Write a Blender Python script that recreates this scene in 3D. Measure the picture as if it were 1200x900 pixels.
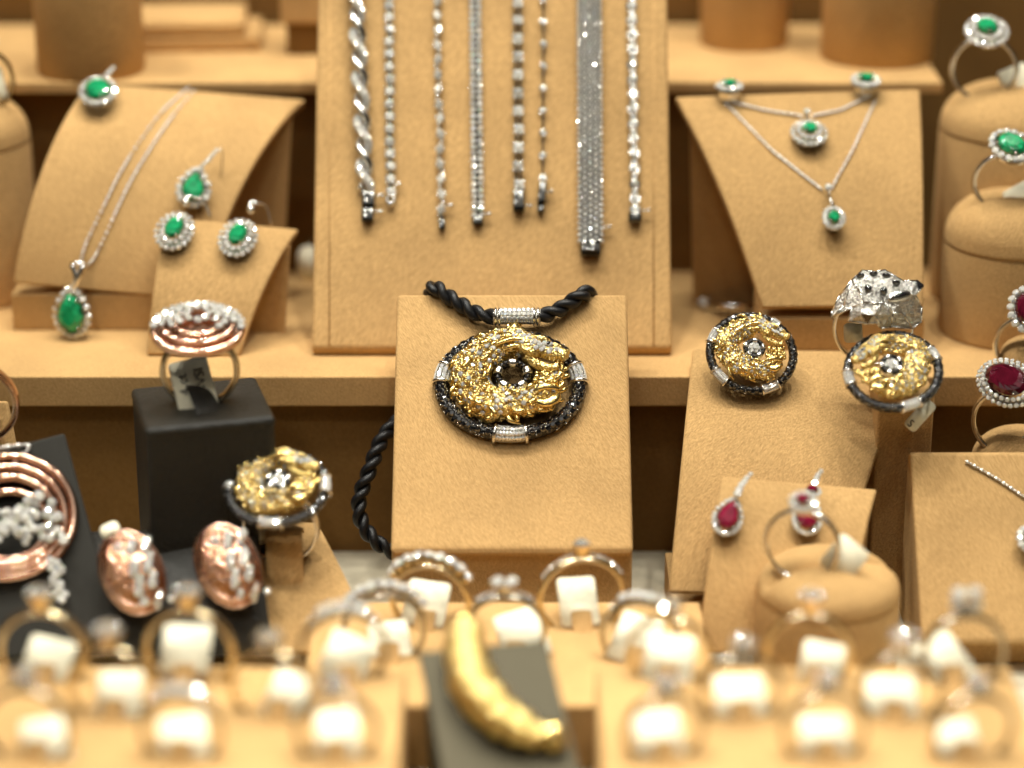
import bpy, bmesh, math, random
from mathutils import Vector, Matrix, noise
from mathutils.geometry import delaunay_2d_cdt
random.seed(7)
R = math.radians
PI = math.pi
V = Vector
U = 0.011                      # one layout unit in metres
for o in list(bpy.data.objects):
    bpy.data.objects.remove(o)
scene = bpy.context.scene
col = scene.collection

# ------------------------------------------------------------------ camera
FPX, PITCH = 2900.0, R(21)
CAM = V((0, -60.5, 25.9))
cd = bpy.data.cameras.new('camera'); cam = bpy.data.objects.new('camera', cd); col.objects.link(cam)
cam.location = CAM * U; cam.rotation_euler = (PI / 2 - PITCH, 0, 0)
cd.sensor_width = 36; cd.lens = 36 * FPX / 1200; cd.clip_start = 0.01; cd.clip_end = 50
cd.dof.use_dof = True; cd.dof.focus_distance = 59.7 * U; cd.dof.aperture_fstop = 3.75; cd.dof.aperture_blades = 0
scene.camera = cam
# ------------------------------------------------------------------ world + lamps
w = bpy.data.worlds.new('World'); scene.world = w; w.use_nodes = True
bg = w.node_tree.nodes['Background']; bg.inputs[0].default_value = (1.0, 0.70, 0.42, 1); bg.inputs[1].default_value = 0.03
LAMPS = [  # x, y, z (m), watts, cone, aim point
    (-0.30, 0.03, 0.82, 6.8, 80, (-.13, -.01)), (-0.06, 0.06, 0.86, 6.2, 80, (-.02, -.01)), (0.20, 0.04, 0.84, 5.0, 80, (.09, -.02)),
    (-0.24, -0.01, 0.84, 2.8, 80, (-.1, -.01)), (-0.12, -0.04, 0.82, 3.2, 80, (-.05, -.03)), (-0.46, -0.08, 0.78, 3.0, 80, (-.16, -.04)),
    (0.06, -0.06, 0.86, 2.4, 80, (.02, -.01)), (0.20, -0.04, 0.82, 2.8, 80, (.08, -.03)), (0.34, -0.04, 0.80, 3.2, 80, (.14, -.02)),
    (-0.24, -0.22, 0.66, 6.6, 37, (-.10, -.25)), (-0.08, -0.24, 0.68, 4.8, 37, (-.04, -.25)), (0.18, -0.22, 0.66, 6.6, 37, (.09, -.25)), (0.30, -0.22, 0.68, 4.6, 37, (.12, -.245)),
    (-0.16, -0.30, 0.80, 2.0, 26, (-.03, .02)), (0.10, -0.32, 0.80, 1.8, 26, (.02, .02)), (-0.34, -0.26, 0.76, 2.2, 24, (-.125, .02)), (-0.20, -0.50, 0.62, 3.0, 17, (-.082, -.078))]  # this row: added fill spots for the bracelet board, left ramp and cluster ring
for i, (x, y, z, p, cone, aim) in enumerate(LAMPS):
    l = bpy.data.lights.new('halogen_and_fill_spot', 'SPOT'); l.energy = p; l.color = (1.0, 0.97, 0.87); l.shadow_soft_size = 0.012
    l.spot_size = R(cone); l.spot_blend = 0.8
    o = bpy.data.objects.new('halogen_and_fill_spot', l); col.objects.link(o); o.location = (x, y, z)
    o.rotation_euler = (V((aim[0], aim[1], 0.09 if cone < 30 else 0.03)) - V((x, y, z))).to_track_quat('-Z', 'Y').to_euler()
for x, y, z, sx, sy, p in ((0.0, -0.66, 0.84, 1.2, .45, 1.1), (0.05, -0.05, 0.74, .80, .02, 2.0)):      # added soft panel for bright silver, added thin strip for highlights
    l = bpy.data.lights.new('fill_lamp', 'AREA'); l.shape = 'RECTANGLE'; l.size = sx; l.size_y = sy; l.energy = p; l.color = (1.0, 0.97, 0.87)
    o = bpy.data.objects.new('fill_lamp', l); col.objects.link(o); o.location = (x, y, z)
    o.rotation_euler = (V((0.0, -0.06, 0.03)) - V((x, y, z))).to_track_quat('-Z', 'Y').to_euler()
vs = scene.view_settings
vs.view_transform = 'Standard'; vs.look = 'None'; vs.gamma = 1; vs.exposure = 0.0; vs.use_curve_mapping = False
scene.render.engine = 'CYCLES'
try:
    scene.cycles.caustics_reflective = False; scene.cycles.caustics_refractive = False
    scene.cycles.sample_clamp_indirect = 4.0; scene.cycles.max_bounces = 6
except Exception: pass

# ------------------------------------------------------------------ pixel -> place
RX = V((1, 0, 0)); FW = V((0, math.cos(PITCH), -math.sin(PITCH))); UPV = V((0, math.sin(PITCH), math.cos(PITCH)))
def ray(px, py): return (FW + RX * ((px - 600) / FPX) - UPV * ((py - 450) / FPX))
def P(px, py, z=None, y=None, d=None):
    r = ray(px, py)
    if z is not None: return CAM + r * ((z - CAM.z) / r.z)
    if y is not None: return CAM + r * ((y - CAM.y) / r.y)
    return CAM + r * d
def proj(p):
    q = p - CAM; d = q.dot(FW)
    return 600 + FPX * q.dot(RX) / d, 450 - FPX * q.dot(UPV) / d
def frame(o, n, up=V((0, 0, 1)), spin=0.0):
    z = n.normalized(); x = up.cross(z)
    if x.length < 1e-4: x = V((1, 0, 0))
    x.normalize(); y = z.cross(x)
    m = Matrix((x, y, z)).transposed().to_4x4(); m.translation = o
    return m @ Matrix.Rotation(spin, 4, 'Z')
def T(x, y, z): return Matrix.Translation((x, y, z))
def RZ(a): return Matrix.Rotation(a, 4, 'Z')
def RXm(a): return Matrix.Rotation(a, 4, 'X')
def RY(a): return Matrix.Rotation(a, 4, 'Y')
def SC(x, y=None, z=None):
    y = x if y is None else y; z = x if z is None else z
    return Matrix.Diagonal((x, y, z, 1))

# ------------------------------------------------------------------ materials
def new_mat(name):
    m = bpy.data.materials.new(name); m.use_nodes = True
    return m, m.node_tree.nodes, m.node_tree.links, m.node_tree.nodes['Principled BSDF']
def suede(name, c1, c2, ang=52, bump=0.35, sheen=0.35):
    m, N, L, b = new_mat(name)
    tc = N.new('ShaderNodeTexCoord')
    big = N.new('ShaderNodeTexNoise'); big.inputs['Scale'].default_value = 22; big.inputs['Detail'].default_value = 2
    L.new(tc.outputs['Object'], big.inputs['Vector'])
    off = N.new('ShaderNodeVectorMath'); off.operation = 'MULTIPLY_ADD'; off.inputs[1].default_value = (.010, .010, .010)
    L.new(big.outputs['Color'], off.inputs[0]); L.new(tc.outputs['Object'], off.inputs[2])
    rt = N.new('ShaderNodeMapping'); rt.inputs['Rotation'].default_value = (0, R(ang), R(-ang * .5)); L.new(off.outputs[0], rt.inputs['Vector'])
    mp = N.new('ShaderNodeMapping'); mp.inputs['Scale'].default_value = (520, 2600, 2600)
    L.new(rt.outputs[0], mp.inputs['Vector'])
    hair = N.new('ShaderNodeTexNoise'); hair.inputs['Scale'].default_value = 1; hair.inputs['Detail'].default_value = 3; hair.inputs['Roughness'].default_value = .6
    L.new(mp.outputs[0], hair.inputs['Vector'])
    rp = N.new('ShaderNodeValToRGB'); rp.color_ramp.elements[0].position = .28; rp.color_ramp.elements[1].position = .72
    rp.color_ramp.elements[0].color = (*c1, 1); rp.color_ramp.elements[1].color = (*c2, 1)
    L.new(hair.outputs['Fac'], rp.inputs['Fac'])
    bl = N.new('ShaderNodeTexNoise'); bl.inputs['Scale'].default_value = 38; bl.inputs['Detail'].default_value = 4
    L.new(tc.outputs['Object'], bl.inputs['Vector'])
    mr = N.new('ShaderNodeMapRange'); mr.inputs['From Min'].default_value = .3; mr.inputs['From Max'].default_value = .7; mr.inputs['To Min'].default_value = .84; mr.inputs['To Max'].default_value = 1.06
    L.new(bl.outputs['Fac'], mr.inputs['Value'])
    mx = N.new('ShaderNodeMix'); mx.data_type = 'RGBA'; mx.blend_type = 'MULTIPLY'; mx.inputs['Factor'].default_value = 1
    L.new(rp.outputs[0], mx.inputs['A']); L.new(mr.outputs[0], mx.inputs['B'])
    L.new(mx.outputs['Result'], b.inputs['Base Color'])
    bp = N.new('ShaderNodeBump'); bp.inputs['Strength'].default_value = bump; bp.inputs['Distance'].default_value = .0006
    L.new(hair.outputs['Fac'], bp.inputs['Height']); L.new(bp.outputs[0], b.inputs['Normal'])
    b.inputs['Roughness'].default_value = .9; b.inputs['Specular IOR Level'].default_value = .15
    b.inputs['Sheen Weight'].default_value = sheen; b.inputs['Sheen Roughness'].default_value = .5
    b.inputs['Sheen Tint'].default_value = (1, .85, .6, 1)
    return m
def metal(name, c, rough=.15, bump=0, bscale=3000):
    m, N, L, b = new_mat(name)
    b.inputs['Metallic'].default_value = 1; b.inputs['Roughness'].default_value = rough
    tc = N.new('ShaderNodeTexCoord'); ns = N.new('ShaderNodeTexNoise'); ns.inputs['Scale'].default_value = 700; ns.inputs['Detail'].default_value = 3
    L.new(tc.outputs['Object'], ns.inputs['Vector'])
    rp = N.new('ShaderNodeValToRGB'); rp.color_ramp.elements[0].color = (*[k * .82 for k in c], 1); rp.color_ramp.elements[1].color = (*c, 1)
    rp.color_ramp.elements[0].position = .3; rp.color_ramp.elements[1].position = .65
    L.new(ns.outputs['Fac'], rp.inputs[0]); L.new(rp.outputs[0], b.inputs['Base Color'])
    if bump:
        vo = N.new('ShaderNodeTexVoronoi'); vo.inputs['Scale'].default_value = bscale; L.new(tc.outputs['Object'], vo.inputs['Vector'])
        bp = N.new('ShaderNodeBump'); bp.inputs['Strength'].default_value = bump; bp.inputs['Distance'].default_value = .0004; bp.invert = True
        L.new(vo.outputs['Distance'], bp.inputs['Height']); L.new(bp.outputs[0], b.inputs['Normal'])
    return m
def stone(name, c, metallic=0.0, rough=.06, trans=0.0, fire=0.0, ior=1.6, var=.25):
    m, N, L, b = new_mat(name)
    g = N.new('ShaderNodeNewGeometry')
    rp = N.new('ShaderNodeValToRGB'); E = rp.color_ramp.elements
    E[0].color = (*[k * (1 - var) for k in c], 1); E[1].color = (*c, 1)
    if fire:
        for pos, cc in ((.80, (1, .95, .8)), (.86, (.55, .6, 1)), (.90, (.5, 1, .65)), (.94, (1, .7, .35))):
            e = E.new(pos); e.color = (*[c[i] * (1 - fire) + cc[i] * fire for i in range(3)], 1)
    L.new(g.outputs['Random Per Island'], rp.inputs[0])  # random tone per facet: gem glints and rainbow fire put into the colour
    if not fire:
        tc = N.new('ShaderNodeTexCoord'); ns = N.new('ShaderNodeTexNoise'); ns.inputs['Scale'].default_value = 420; ns.inputs['Detail'].default_value = 5
        L.new(tc.outputs['Object'], ns.inputs['Vector'])
        mx = N.new('ShaderNodeMath'); mx.operation = 'MULTIPLY_ADD'; mx.inputs[1].default_value = .55; L.new(g.outputs['Random Per Island'], mx.inputs[0]); L.new(ns.outputs['Fac'], mx.inputs[2]); L.new(mx.outputs[0], rp.inputs[0])
        E[0].position = .45; E[1].position = 1.0
    L.new(rp.outputs[0], b.inputs['Base Color'])
    b.inputs['Metallic'].default_value = metallic; b.inputs['Roughness'].default_value = rough
    b.inputs['Transmission Weight'].default_value = trans; b.inputs['IOR'].default_value = ior
    return m
def plain(name, c, rough=.6, bscale=0, bump=.3, spec=.3, dist=.0005):
    m, N, L, b = new_mat(name)
    b.inputs['Roughness'].default_value = rough; b.inputs['Specular IOR Level'].default_value = spec
    tc = N.new('ShaderNodeTexCoord'); ns = N.new('ShaderNodeTexNoise'); ns.inputs['Scale'].default_value = bscale or 200; ns.inputs['Detail'].default_value = 4
    L.new(tc.outputs['Object'], ns.inputs['Vector'])
    rp = N.new('ShaderNodeValToRGB'); rp.color_ramp.elements[0].color = (*[k * .85 for k in c], 1); rp.color_ramp.elements[1].color = (*c, 1)
    rp.color_ramp.elements[0].position = .3; rp.color_ramp.elements[1].position = .6
    L.new(ns.outputs['Fac'], rp.inputs[0]); L.new(rp.outputs[0], b.inputs['Base Color'])
    if bscale:
        bp = N.new('ShaderNodeBump'); bp.inputs['Strength'].default_value = bump; bp.inputs['Distance'].default_value = dist
        L.new(ns.outputs['Fac'], bp.inputs['Height']); L.new(bp.outputs[0], b.inputs['Normal'])
    return m
def weave(name, c1, c2):
    m, N, L, b = new_mat(name)
    tc = N.new('ShaderNodeTexCoord')
    w1 = N.new('ShaderNodeTexWave'); w1.bands_direction = 'X'; w1.inputs['Scale'].default_value = 500; w1.inputs['Distortion'].default_value = 1.5
    w2 = N.new('ShaderNodeTexWave'); w2.bands_direction = 'Y'; w2.inputs['Scale'].default_value = 500; w2.inputs['Distortion'].default_value = 1.5
    ns = N.new('ShaderNodeTexNoise'); ns.inputs['Scale'].default_value = 120
    for n_ in (w1, w2, ns): L.new(tc.outputs['Object'], n_.inputs['Vector'])
    mx = N.new('ShaderNodeMath'); mx.operation = 'MAXIMUM'; L.new(w1.outputs['Fac'], mx.inputs[0]); L.new(w2.outputs['Fac'], mx.inputs[1])
    ad = N.new('ShaderNodeMath'); ad.operation = 'MULTIPLY'; L.new(mx.outputs[0], ad.inputs[0]); L.new(ns.outputs['Fac'], ad.inputs[1])
    rp = N.new('ShaderNodeValToRGB'); rp.color_ramp.elements[0].color = (*c1, 1); rp.color_ramp.elements[1].color = (*c2, 1); rp.color_ramp.elements[1].position = .6
    L.new(ad.outputs[0], rp.inputs[0]); L.new(rp.outputs[0], b.inputs['Base Color'])
    bp = N.new('ShaderNodeBump'); bp.inputs['Strength'].default_value = .5; bp.inputs['Distance'].default_value = .0005
    L.new(mx.outputs[0], bp.inputs['Height']); L.new(bp.outputs[0], b.inputs['Normal']); b.inputs['Roughness'].default_value = .9
    return m
M = {}
M['suede'] = suede('tan_suede', (.43, .258, .100), (.69, .425, .178), bump=.6, sheen=.02)
M['suede_smooth'] = suede('tan_suede_fine', (.48, .288, .112), (.69, .428, .182), ang=-58, bump=.5, sheen=.02)
M['suede_dark'] = suede('brown_shade_suede', (.15, .075, .020), (.24, .128, .038), bump=.4, sheen=0)  # darkened suede; on the risers the overhang's shade is put into the colour
M['silver'] = metal('white_gold', (.93, .91, .87), .2)
M['chain'] = metal('white_gold_chain', (.95, .93, .89), .34)
M['pave_silver'] = metal('white_gold_grain', (.72, .69, .64), .28, bump=.7, bscale=2600)
M['steel'] = metal('polished_clasp', (.17, .165, .155), .10)
M['gold'] = metal('yellow_gold', (1.0, .75, .28), .22)
M['gold_rough'] = metal('yellow_gold_scaled', (1.0, .75, .28), .30, bump=.9, bscale=1500)
M['pale_gold'] = metal('pale_gold', (.86, .71, .45), .2)
M['rose'] = metal('rose_gold', (.88, .56, .41), .14)
M['black_metal'] = metal('blackened_gold', (.05, .048, .046), .22, bump=.15, bscale=2600)
M['black_stone'] = stone('black_diamond', (.012, .012, .014), 0, .05, var=.5, ior=2.2)
M['diamond'] = stone('diamond', (.98, .97, .95), .42, .06, fire=.55, var=.45)
M['fire'] = stone('fiery_diamond', (.95, .94, .92), .75, .05, fire=.85, var=.4)
M['pave_gem'] = stone('pave_diamond', (.70, .69, .66), .6, .14, fire=.35, var=.65)
M['cut_stone'] = stone('cut_diamond', (.97, .96, .94), .5, .06, fire=.6, var=.5)
M['mesh_silver'] = stone('bead_silver', (.96, .95, .92), .6, .28, fire=.1, var=.15)
M['rose_facet'] = metal('hammered_rose_gold', (.84, .49, .33), .10, bump=1.0, bscale=1050)
M['shaded_silver'] = metal('shaded_white_gold', (.52, .46, .35), .22)  # white gold with the bands' dark reflections put into its colour
M['emerald'] = stone('emerald', (.016, .40, .15), 0, .05, var=.8)
M['ruby'] = stone('ruby', (.25, .008, .038), 0, .06, var=.75)
M['ruby_dark'] = stone('dark_ruby', (.095, .005, .016), 0, .05, var=.6)
M['leather'] = plain('black_leather', (.015, .0135, .010), .5, 1100, .9, .35, .0006)
M['charcoal'] = plain('charcoal_cloth', (.035, .033, .028), .8, 2600, .3, .2)
M['grey_pad'] = plain('grey_pad', (.115, .10, .065), .8, 2600, .3, .2)
M['cord'] = plain('black_satin_cord', (.006, .006, .007), .42, 2600, .3, .4)
M['paper'] = plain('white_tag_paper', (.92, .85, .64), .7, 500, .05)
M['ink'] = plain('black_ink', (.015, .015, .02), .5)
M['weave'] = weave('grey_white_cloth', (.32, .28, .19), (.80, .72, .54))
M['slot'] = plain('slot_lining', (.035, .018, .008), .9)

# ------------------------------------------------------------------ mesh builder
class MB:
    def __init__(s): s.v = []; s.f = []; s.m = []; s.s = []
    def add(s, vf, mat=None, mi=0, smooth=True):
        vs_, fs = vf; n = len(s.v)
        s.v += [(mat @ V(p)) if mat is not None else V(p) for p in vs_]
        for f in fs:
            s.f.append([i + n for i in f]); s.m.append(mi); s.s.append(smooth)
        return s
    def mesh(s, name, mats, sharp=None):
        me = bpy.data.meshes.new(name)
        me.from_pydata([p * U for p in s.v], [], s.f)
        for mt in (mats if isinstance(mats, (list, tuple)) else [mats]): me.materials.append(M[mt])
        me.polygons.foreach_set('material_index', s.m); me.polygons.foreach_set('use_smooth', s.s)
        me.validate()
        bm = bmesh.new(); bm.from_mesh(me); bmesh.ops.recalc_face_normals(bm, faces=bm.faces); bm.to_mesh(me); bm.free()
        if sharp: me.set_sharp_from_angle(angle=R(sharp))
        me.update()
        return me
    def build(s, name, mats, parent=None, sharp=None, local=None):
        return inst(name, s.mesh(name, mats, sharp), parent, local)
def inst(name, me, parent=None, local=None):
    o = bpy.data.objects.new(name, me); col.objects.link(o)
    if parent is not None: o.parent = parent
    if local is not None:
        m = local.copy(); m.translation = m.translation * U; o.matrix_local = m
    return o
def stuff(o): o['kind'] = 'stuff'; return o
def tag(o, label, cat, group=None):
    o['label'] = label; o['category'] = cat
    if group: o['group'] = group
    return o
def thing(name, label, cat, mat, group=None):
    o = bpy.data.objects.new(name, None); col.objects.link(o); o.empty_display_size = .005
    m = mat.copy(); m.translation = m.translation * U; o.matrix_world = m
    return tag(o, label, cat, group)

# ------------------------------------------------------------------ shapes (verts, faces)
def sphere(r=1, nu=10, nv=6):
    v = [(0, 0, r)]; f = []
    for j in range(1, nv):
        t = PI * j / nv
        for i in range(nu):
            a = 2 * PI * i / nu; v.append((r * math.sin(t) * math.cos(a), r * math.sin(t) * math.sin(a), r * math.cos(t)))
    v.append((0, 0, -r)); n = len(v) - 1
    for i in range(nu):
        f.append((0, 1 + i, 1 + (i + 1) % nu)); b = 1 + (nv - 2) * nu
        f.append((n, b + (i + 1) % nu, b + i))
    for j in range(nv - 2):
        for i in range(nu):
            a = 1 + j * nu + i; b = 1 + j * nu + (i + 1) % nu
            f.append((a, a + nu, b + nu, b))
    return v, f
def shatter(v, f):
    vv = []; ff = []
    for q in f:
        ff.append(tuple(range(len(vv), len(vv) + len(q)))); vv += [v[i] for i in q]
    return vv, ff
def gem(r=1, n=8, h=.34, dp=.75, table=.58):
    v = []; f = []
    for i in range(n):
        a = 2 * PI * (i + .5) / n; v.append((r * table * math.cos(a), r * table * math.sin(a), r * h))
    for i in range(n):
        a = 2 * PI * i / n; v.append((r * math.cos(a), r * math.sin(a), 0))
    v.append((0, 0, -r * dp))
    f.append(tuple(range(n)))
    for i in range(n):
        j = (i + 1) % n
        f.append((i, n + i, n + j)); f.append((i, n + j, j)); f.append((n + j, n + i, 2 * n))
    return shatter(v, f)
def outline(kind, rx, ry, a):
    x, y = math.cos(a), math.sin(a)
    if kind == 'pear':
        k = 1 - .42 * max(0, y) ** 1.6
        return rx * x * k, ry * y * (1.18 if y > 0 else .92)
    return rx * x, ry * y
def big_gem(kind, rx, ry, h, n=14):
    v = []; f = []
    rings = [(.52, h), (.80, h * .72), (1.0, 0.0), (.55, -h * .8)]
    for k, z in rings:
        off = .5 if k == .80 else 0
        for i in range(n):
            x, y = outline(kind, rx * k, ry * k, 2 * PI * (i + off) / n + PI / 2); v.append((x, y, z))
    f.append(tuple(range(n)))
    for j in range(3):
        for i in range(n):
            a = j * n + i; b = j * n + (i + 1) % n
            f.append((a, a + n, b + n)); f.append((a, b + n, b))
    f.append(tuple(range(4 * n - 1, 3 * n - 1, -1)))
    return shatter(v, f)
def tube(path, rad, n=10, closed=False, squash=1.0, caps=True, fn=None):
    """path: list of Vectors; rad: number or function of s"""
    k = len(path); v = []; f = []
    nrm = None
    for i, p in enumerate(path):
        a = path[(i - 1) % k] if (closed or i > 0) else p; b = path[(i + 1) % k] if (closed or i < k - 1) else p
        t = (b - a).normalized()
        if nrm is None:
            nrm = V((0, 0, 1)) if abs(t.z) < .9 else V((0, 1, 0))
        nrm = (nrm - t * nrm.dot(t)).normalized(); bi = t.cross(nrm)
        s = i / (k if closed else max(1, k - 1)); r = rad(s) if callable(rad) else rad
        for j in range(n):
            c = 2 * PI * j / n; rr = r * (fn(s, c) if fn else 1)
            v.append(p + nrm * (math.cos(c) * rr * squash) + bi * (math.sin(c) * rr))
    for i in range(k if closed else k - 1):
        for j in range(n):
            a = i * n + j; b = i * n + (j + 1) % n; i2 = (i + 1) % k
            f.append((a, b, i2 * n + (j + 1) % n, i2 * n + j))
    if caps and not closed:
        f.append(tuple(range(n - 1, -1, -1))); f.append(tuple(range((k - 1) * n, k * n)))
    return v, f
def ellipse_path(rx, ry, n=64, a0=0, a1=2 * PI, z=0):
    full = abs(a1 - a0 - 2 * PI) < 1e-6; m = n if full else n + 1
    return [V((rx * math.cos(a0 + (a1 - a0) * i / n), ry * math.sin(a0 + (a1 - a0) * i / n), z)) for i in range(m)]
def lathe(prof, n=32, fn=None):
    v = []; f = []; k = len(prof)
    for r, z in prof:
        for i in range(n):
            a = 2 * PI * i / n; p = V((r * math.cos(a), r * math.sin(a), z)); v.append(fn(p) if fn else p)
    for j in range(k - 1):
        for i in range(n):
            a = j * n + i; b = j * n + (i + 1) % n; f.append((a, b, b + n, a + n))
    f.append(tuple(range(n - 1, -1, -1))); f.append(tuple(range((k - 1) * n, k * n)))
    return v, f
def rbox(sx, sy, sz, bev=.06, seg=2, base=False):
    bm = bmesh.new(); bmesh.ops.create_cube(bm, size=1)
    for q in bm.verts: q.co = V((q.co.x * sx, q.co.y * sy, q.co.z * sz + (sz / 2 if base else 0)))
    if bev: bmesh.ops.bevel(bm, geom=bm.edges[:], offset=bev, segments=seg, profile=.5, affect='EDGES')
    bm.verts.index_update()
    r = [q.co.copy() for q in bm.verts], [[q.index for q in f.verts] for f in bm.faces]; bm.free(); return r
def prism(prof, x0, x1, bev=.08, seg=3):
    bm = bmesh.new()
    A = [bm.verts.new((x0, y, z)) for y, z in prof]; B = [bm.verts.new((x1, y, z)) for y, z in prof]; n = len(prof)
    bm.faces.new(A); bm.faces.new(B[::-1])
    for i in range(n): bm.faces.new((A[i], B[i], B[(i + 1) % n], A[(i + 1) % n]))
    bmesh.ops.recalc_face_normals(bm, faces=bm.faces)
    if bev: bmesh.ops.bevel(bm, geom=bm.edges[:], offset=bev, segments=seg, profile=.5, affect='EDGES')
    bm.verts.index_update()
    r = [q.co.copy() for q in bm.verts], [[q.index for q in f.verts] for f in bm.faces]; bm.free(); return r
def soft(o):
    md = o.modifiers.new('wn', 'WEIGHTED_NORMAL'); md.keep_sharp = True; return o
def rounded_plate(w, h, t, r, n=5):
    pts = []
    for cx, cy, a0 in ((w / 2 - r, h / 2 - r, 0), (-w / 2 + r, h / 2 - r, 90), (-w / 2 + r, -h / 2 + r, 180), (w / 2 - r, -h / 2 + r, 270)):
        for i in range(n + 1):
            a = R(a0 + 90 * i / n); pts.append((cx + r * math.cos(a), cy + r * math.sin(a)))
    k = len(pts); v = [(x, y, t) for x, y in pts] + [(x, y, 0) for x, y in pts]
    f = [tuple(range(k)), tuple(range(2 * k - 1, k - 1, -1))] + [(i, k + i, k + (i + 1) % k, (i + 1) % k) for i in range(k)]
    return v, f
def text_mesh(txt, size, thick=.0):
    cu = bpy.data.curves.new('txt', 'FONT'); cu.body = txt; cu.size = size; cu.extrude = .004; cu.offset = thick
    ob = bpy.data.objects.new('txt', cu); col.objects.link(ob)
    dg = bpy.context.evaluated_depsgraph_get(); dg.update()
    me = bpy.data.meshes.new_from_object(ob.evaluated_get(dg))
    r = [q.co.copy() for q in me.vertices], [list(p.vertices) for p in me.polygons]
    bpy.data.objects.remove(ob); bpy.data.meshes.remove(me); bpy.data.curves.remove(cu)
    return r

# ------------------------------------------------------------------ the setting
def structure(name, vf, mat, parent=None, sharp=40):
    o = soft(MB().add(vf).build(name, mat, parent, sharp=sharp))
    if parent is None: o['kind'] = 'structure'
    return o
Z0, Z1, Z2 = -0.8, 4.18, 9.70
g = MB().add(([(-60, -40, Z0), (60, -40, Z0), (60, 16, Z0), (-60, 16, Z0)], [(0, 1, 2, 3)])).build('floor', 'weave'); g['kind'] = 'structure'
def struct_root(name):
    o = bpy.data.objects.new(name, None); col.objects.link(o); o['kind'] = 'structure'; return o
st = struct_root('lower_step')
structure('tread', prism([(-3.4, Z1 - .8), (5.2, Z1 - .8), (5.2, Z1), (-3.4, Z1)], -40, 40, .05), 'suede_smooth', st)
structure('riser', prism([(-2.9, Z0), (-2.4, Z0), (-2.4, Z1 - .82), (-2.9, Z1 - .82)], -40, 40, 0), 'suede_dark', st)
st = struct_root('upper_step')
xe = P(1105, 100, y=4.2).x
structure('tread', prism([(4.2, Z2 - .30), (11.2, Z2 - .30), (11.2, Z2), (4.2, Z2)], -40, xe, .04), 'suede_smooth', st)
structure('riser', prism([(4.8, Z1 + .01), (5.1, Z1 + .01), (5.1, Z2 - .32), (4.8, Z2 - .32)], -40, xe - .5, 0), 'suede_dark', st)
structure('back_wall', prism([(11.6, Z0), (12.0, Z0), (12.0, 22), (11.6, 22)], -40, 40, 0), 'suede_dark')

# ------------------------------------------------------------------ suede stands
class Surf:
    """a curved display tongue: corners bl, br, tl, tr and how round it bulges"""
    def __init__(s, bl, br, tl, tr, b=.6): s.c = (bl, br, tl, tr); s.b = b
    def __call__(s, u, t):
        bl, br, tl, tr = s.c; b = s.b
        h = (1 - b) * t + b * (1 - math.cos(t * PI / 2)); v = (1 - b) * t + b * math.sin(t * PI / 2)
        def e(p, q): return V((p.x + (q.x - p.x) * (.5 * t + .5 * h), p.y + (q.y - p.y) * h, p.z + (q.z - p.z) * v))
        return e(bl, tl).lerp(e(br, tr), u)
    def normal(s, u, t):
        d = 1e-3; a = s(u + d, t) - s(u - d, t); b = s(u, t + d) - s(u, t - d)
        return a.cross(b).normalized()
    def find(s, px, py):
        bu, bt, span = .5, .5, .9
        for k in range(7):
            best = None
            for i in range(13):
                for j in range(13):
                    u = bu + span * (i / 6 - 1); t = bt + span * (j / 6 - 1)
                    if t < -.3 or t > 1.15: continue
                    x, y = proj(s(u, t)); e = (x - px) ** 2 + (y - py) ** 2
                    if best is None or e < best[0]: best = (e, u, t)
            bu, bt = best[1], best[2]; span *= .3
        return bu, bt
    def at(s, px, py, spin=0, lift=0, tilt=0):
        u, t = s.find(px, py); n = s.normal(u, t); p = s(u, t) + n * lift
        m = frame(p, n)
        # remove lift parallax: slide so the piece still covers its pixel
        return m @ RXm(tilt) @ RZ(spin)
    def shell(s, thick, nu=10, nt=22):
        v = []; f = []
        for sgn in (0, 1):
            for j in range(nt + 1):
                for i in range(nu + 1):
                    u, t = i / nu, j / nt
                    v.append(s(u, t) - s.normal(u, max(.001, min(.999, t))) * (thick * sgn))
        N_ = (nu + 1) * (nt + 1); W = nu + 1
        for j in range(nt):
            for i in range(nu):
                a = j * W + i; f.append((a, a + 1, a + W + 1, a + W)); f.append((N_ + a + 1, N_ + a, N_ + a + W, N_ + a + W + 1))
        for j in range(nt):
            for i in (0, nu):
                a = j * W + i; q = (a, a + W, N_ + a + W, N_ + a); f.append(q if i == 0 else q[::-1])
        for i in range(nu):
            for j in (0, nt):
                a = j * W + i; q = (a, N_ + a, N_ + a + 1, a + 1); f.append(q if j == 0 else q[::-1])
        return v, f
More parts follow.
